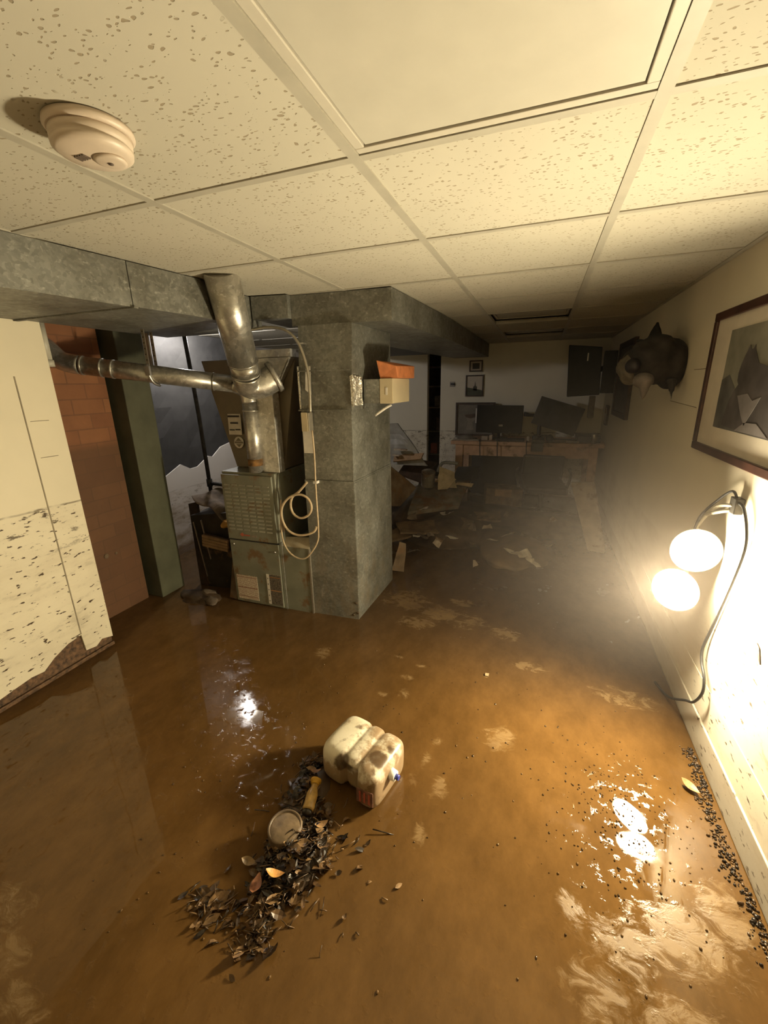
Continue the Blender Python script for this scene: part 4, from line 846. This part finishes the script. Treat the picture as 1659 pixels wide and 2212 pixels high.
MB().tube([J((.157, -.015, .018)), J((.172, -.015, .018))], [.010, .010], 12, True, 1).build('spigot_valve', pm('blue_plastic', (.05, .06, .32), .4), jg)
f = MB(); f.sheet([J((.062, -.131, -.045)), J((.128, -.122, -.045)), J((.128, -.122, .02)), J((.062, -.131, .02))], 4, 0, 1, .002); lb = f.build('label_panel', pm('brown_label', (.20, .10, .07), .5, 0, .4, 30), jg); lb['label'] = 'dark red printed label'
f = MB()
for k in range(3): f.sheet([J((.075+.018*k, -.1325+.0024*k, -.035)), J((.082+.018*k, -.1325+.0024*k, -.035)), J((.082+.018*k, -.1325+.0024*k, .012)), J((.075+.018*k, -.1325+.0024*k, .012))], 1, 0, 1, .002)
f.build('label_bars', M_red, lb)

# ------------------------------------------------------------------ debris heap in front of the jug
heap = MB(); mound(-.72, 1.05, .07, .13, .014, 21, heap); mound(-.645, .84, .09, .13, .03, 23, heap)
tag(heap.build('silt_patch', M_mud), 'thin dark silt patch under the leaf litter', 'mud')
lit = MB(); rr = random.Random(11)
for k in range(1500):
    t_ = rr.random(); cx = -.745+.11*t_+rr.gauss(0, .038)*(1.15-.4*t_); cy = 1.19-.60*t_+rr.gauss(0, .03)
    if rr.random() < .45: cx, cy = -.635+rr.gauss(0, .045), .835+rr.gauss(0, .065)
    elif rr.random() < .10: cx, cy = -.79+rr.gauss(0, .05), .625+rr.gauss(0, .03)
    elif rr.random() < .10: cx, cy = -.60+rr.gauss(0, .10), .80+rr.gauss(0, .09)
    if jc.x-.17 < cx < jc.x+.16 and 1.05 < cy: continue
    core = math.exp(-((cx+.645)**2/.008+(cy-.84)**2/.016))+.45*math.exp(-((cx+.735)**2/.006+(cy-1.08)**2/.012)); z = .004+.06*rr.random()*core
    lit.mi = rr.choice((0, 0, 0, 0, 1, 1, 2)) if core > .25 else rr.choice((0, 1, 1, 1, 2))
    a = rr.uniform(0, math.pi) if rr.random() < .5 else .9+rr.gauss(0, .4)
    R = Euler((rr.gauss(0, .5), rr.gauss(0, .4), a)).to_matrix()
    if rr.random() < .45:   # twig
        L = rr.uniform(.006, .026)*(1 if rr.random() < .9 else 1.8); w = rr.uniform(.0008, .0022)
        lit.tube([V((cx, cy, z))+R @ V((-L, 0, 0)), V((cx, cy, z))+R @ V((0, rr.uniform(-.004, .004), .002)), V((cx, cy, z))+R @ V((L, 0, 0))], w, 5, True, 1)
    else:                   # leaf flake
        L = rr.uniform(.010, .026)*(1.5 if rr.random() < .12 else 1); w = L*rr.uniform(.3, .65); c0 = V((cx, cy, z)); q = rr.uniform(-.008, .010)
        lit.leaf(c0, R, L, w, q, 5)
M_litA = pm('wet_dark_litter', (.022, .013, .007), .3, 0, .4, 40); M_litB = pm('brown_litter', (.10, .055, .023), .35, 0, .4, 40); M_litC = pm('tan_litter', (.23, .135, .058), .4, 0, .3, 40)
tag(lit.build('leaf_litter', [M_litA, M_litB, M_litC], weld=False), 'wet drift of leaves and twigs beside the water jug', 'leaf litter', None, 'stuff')
pot = thing('muddy_pot', (-.705, .865, 0), 'upturned mud coated pot in the leaf litter', 'pot')
MB().lathe([(.058, 0), (.058, .02), (.0575, .060), (.056, .064), (.050, .064), (.049, .058), (.0, .057)], (-.703, .868, .002), (.05, -.06, 1), 36).build('wall', M_mudlight, pot)
MB().ball((-.6995, .8635, .0605), (.0572, .0572, .0080), 28, 10, None, .10, 4).build('mud_crust', pm('crust', (.155, .105, .055), .5, 0, .25, 30, .5), pot)
MB().box(-.660, -.640, .82, .875, .02, .05, Euler((.3, .5, .4)).to_matrix()).build('broken_rim', M_mudlight, pot, bevel=.004)
bo = thing('small_bottle', (-.672, 1.0, 0), 'small yellow capped bottle lying above the muddy pot', 'bottle')
ba = V((-.665, .952, .040)); bb = V((-.688, 1.060, .055)); dr = (bb-ba).normalized(); Lb = (bb-ba).length
MB().lathe([(.0, 0), (.019, .002), (.021, .008), (.021, .058), (.016, .074), (.012, .082), (.012, .094)], ba, dr, 20).build('body', pm('amber_bottle', (.45, .28, .08), .3, 0, .3, 40), bo)
MB().lathe([(.0145, 0), (.0145, .010), (.0205, .011), (.0205, .018), (.017, .020)], ba+dr*.094, dr, 20).build('cap', pm('yellow_cap', (.62, .34, .03), .35), bo)
MB().ball(ba+dr*-.004+V((0, 0, -.002)), (.020, .016, .018), 12, 8).build('base', M_litA, bo)
chips = [(-.655, .735, .05, .030, .3, 'bright orange wood chip at the lower right of the leaf litter', (.55, .27, .07)), (-.70, .70, .03, .034, 1.9, 'reddish brown leaf at the bottom of the leaf litter', (.30, .12, .05)), (-.655, .825, .05, .024, .2, 'tan wood chip right of the muddy pot', (.5, .3, .12)), (-.72, 1.105, .035, .024, .6, 'pale pink brown leaf left of the yellow cap', (.34, .19, .11)), (-.60, .93, .03, .026, .9, 'tan bark flake right of the small bottle', (.36, .21, .09)), (-.77, .755, .02, .024, .2, 'round brown leaf below the muddy pot', (.22, .14, .06)), (-.64, .79, .05, .022, 1.4, 'narrow yellow wood chip below the muddy pot', (.55, .35, .1)), (-.565, .875, .022, .026, .5, 'curled brown bark at the right end of the leaf litter', (.16, .09, .04))]
for k, (x, y, z, s_i, rz, lb_, col) in enumerate(chips):
    R = Euler((.3*((k % 3)-1), .25, rz)).to_matrix(); f = MB()
    f.leaf((x, y, z), R, s_i, s_i*.5, .012)
    tag(f.build('leaf' if 'leaf' in lb_.split(' in ')[0].split(' at ')[0] and 'chip' not in lb_ else 'wood_chip', pm('chip%d' % k, col, .5, 0, .25, 60)), lb_, 'leaf' if 'leaf ' in lb_[:30] else 'wood chip')

# ------------------------------------------------------------------ grit along the right wall and odd scraps in the mud
gr = MB(); rr = random.Random(5)
for k in range(700):
    y = rr.uniform(.95, 1.75); x = XR-.02-abs(rr.gauss(0, .018)) - (.03 if 1.2 < y < 1.5 else 0)*rr.random()
    s_i = rr.uniform(.0015, .0055)*(1.5 if rr.random() < .1 else 1); gr.mi = rr.choice((0, 0, 1))
    gr.ball((x, y, s_i*.3), (s_i, s_i*rr.uniform(.5, 1.4), s_i*.7), 6, 4)
tag(gr.build('grit', [M_litA, M_litB], weld=False), 'dark wet grit washed up along the foot of the right wall', 'grit', None, 'stuff')
gr = MB()
for k in range(260):
    x, y = rr.gauss(.36, .12), rr.gauss(1.32, .18)
    if x > .68: continue
    s_i = rr.uniform(.0015, .004); gr.mi = rr.choice((0, 1)); gr.ball((x, y, s_i*.2), (s_i, s_i*rr.uniform(.6, 1.6), s_i*.8), 7, 5)
for k in range(220):
    x, y = rr.uniform(-1.3, .6), rr.uniform(.45, 2.0); s_i = rr.uniform(.0015, .0045); gr.mi = rr.choice((0, 1)); gr.ball((x, y, s_i*.2), (s_i, s_i*rr.uniform(.6, 1.6), s_i*.7), 7, 5)
tag(gr.build('mud_lumps', [pm('wet_mud', (.12, .063, .02), .15, 0, .2, 20), pm('wet_dark_mud', (.07, .037, .013), .15, 0, .2, 20)], weld=False), 'tiny glossy mud lumps scattered over the wet floor', 'mud', None, 'stuff')
f = MB(); f.leaf((.645, 1.53, .012), Euler((.1, .1, -.8)).to_matrix(), .034, .016, .008)
tag(f.build('leaf', pm('orange_leaf', (.42, .22, .09), .5, 0, .3, 60)), 'orange brown leaf on the mud beside the right wall', 'leaf')
f = MB(); f.sheet([(-.165, 1.955, .006), (-.145, 1.955, .006), (-.148, 1.935, .006), (-.165, 1.935, .006)], 2, .003, 30, .003, 2)
tag(f.build('foam_chip', pm('tan_foam', (.50, .36, .2), .7)), 'small square tan foam chip floating alone beyond the jug', 'chip')


# ------------------------------------------------------------------ haze volume added for the lens glow around the lamp
hm = bpy.data.materials.new('lens_glow_haze'); hm.use_nodes = True; t = hm.node_tree; t.nodes.clear()
out = t.nodes.new('ShaderNodeOutputMaterial'); vs = t.nodes.new('ShaderNodeVolumeScatter'); vs.inputs['Color'].default_value = (1, .86, .76, 1); vs.inputs['Anisotropy'].default_value = .25
HC, HR = V((.22, 1.95, .75)), 1.12
g = t.nodes.new('ShaderNodeNewGeometry'); ds = nd(t, 'ShaderNodeVectorMath', operation='DISTANCE'); t.links.new(g.outputs['Position'], ds.inputs[0]); ds.inputs[1].default_value = HC
fall = mr(t, ds.outputs['Value'], HR*.98, 0.0, 0.0, 1.0); dens = math_(t, 'MULTIPLY', math_(t, 'POWER', fall, 1.3), HAZE_DENSITY)
t.links.new(dens, vs.inputs['Density']); t.links.new(vs.outputs[0], out.inputs['Volume'])
hz = MB(); hz.ball(HC, HR, 32, 20)
for v in hz.bm.verts: v.co.x = min(v.co.x, XR-.02); v.co.z = max(v.co.z, .02)
tag(hz.build('haze', hm), 'thin haze added for the lens glow around the lit work lamp', 'haze', None, 'stuff')
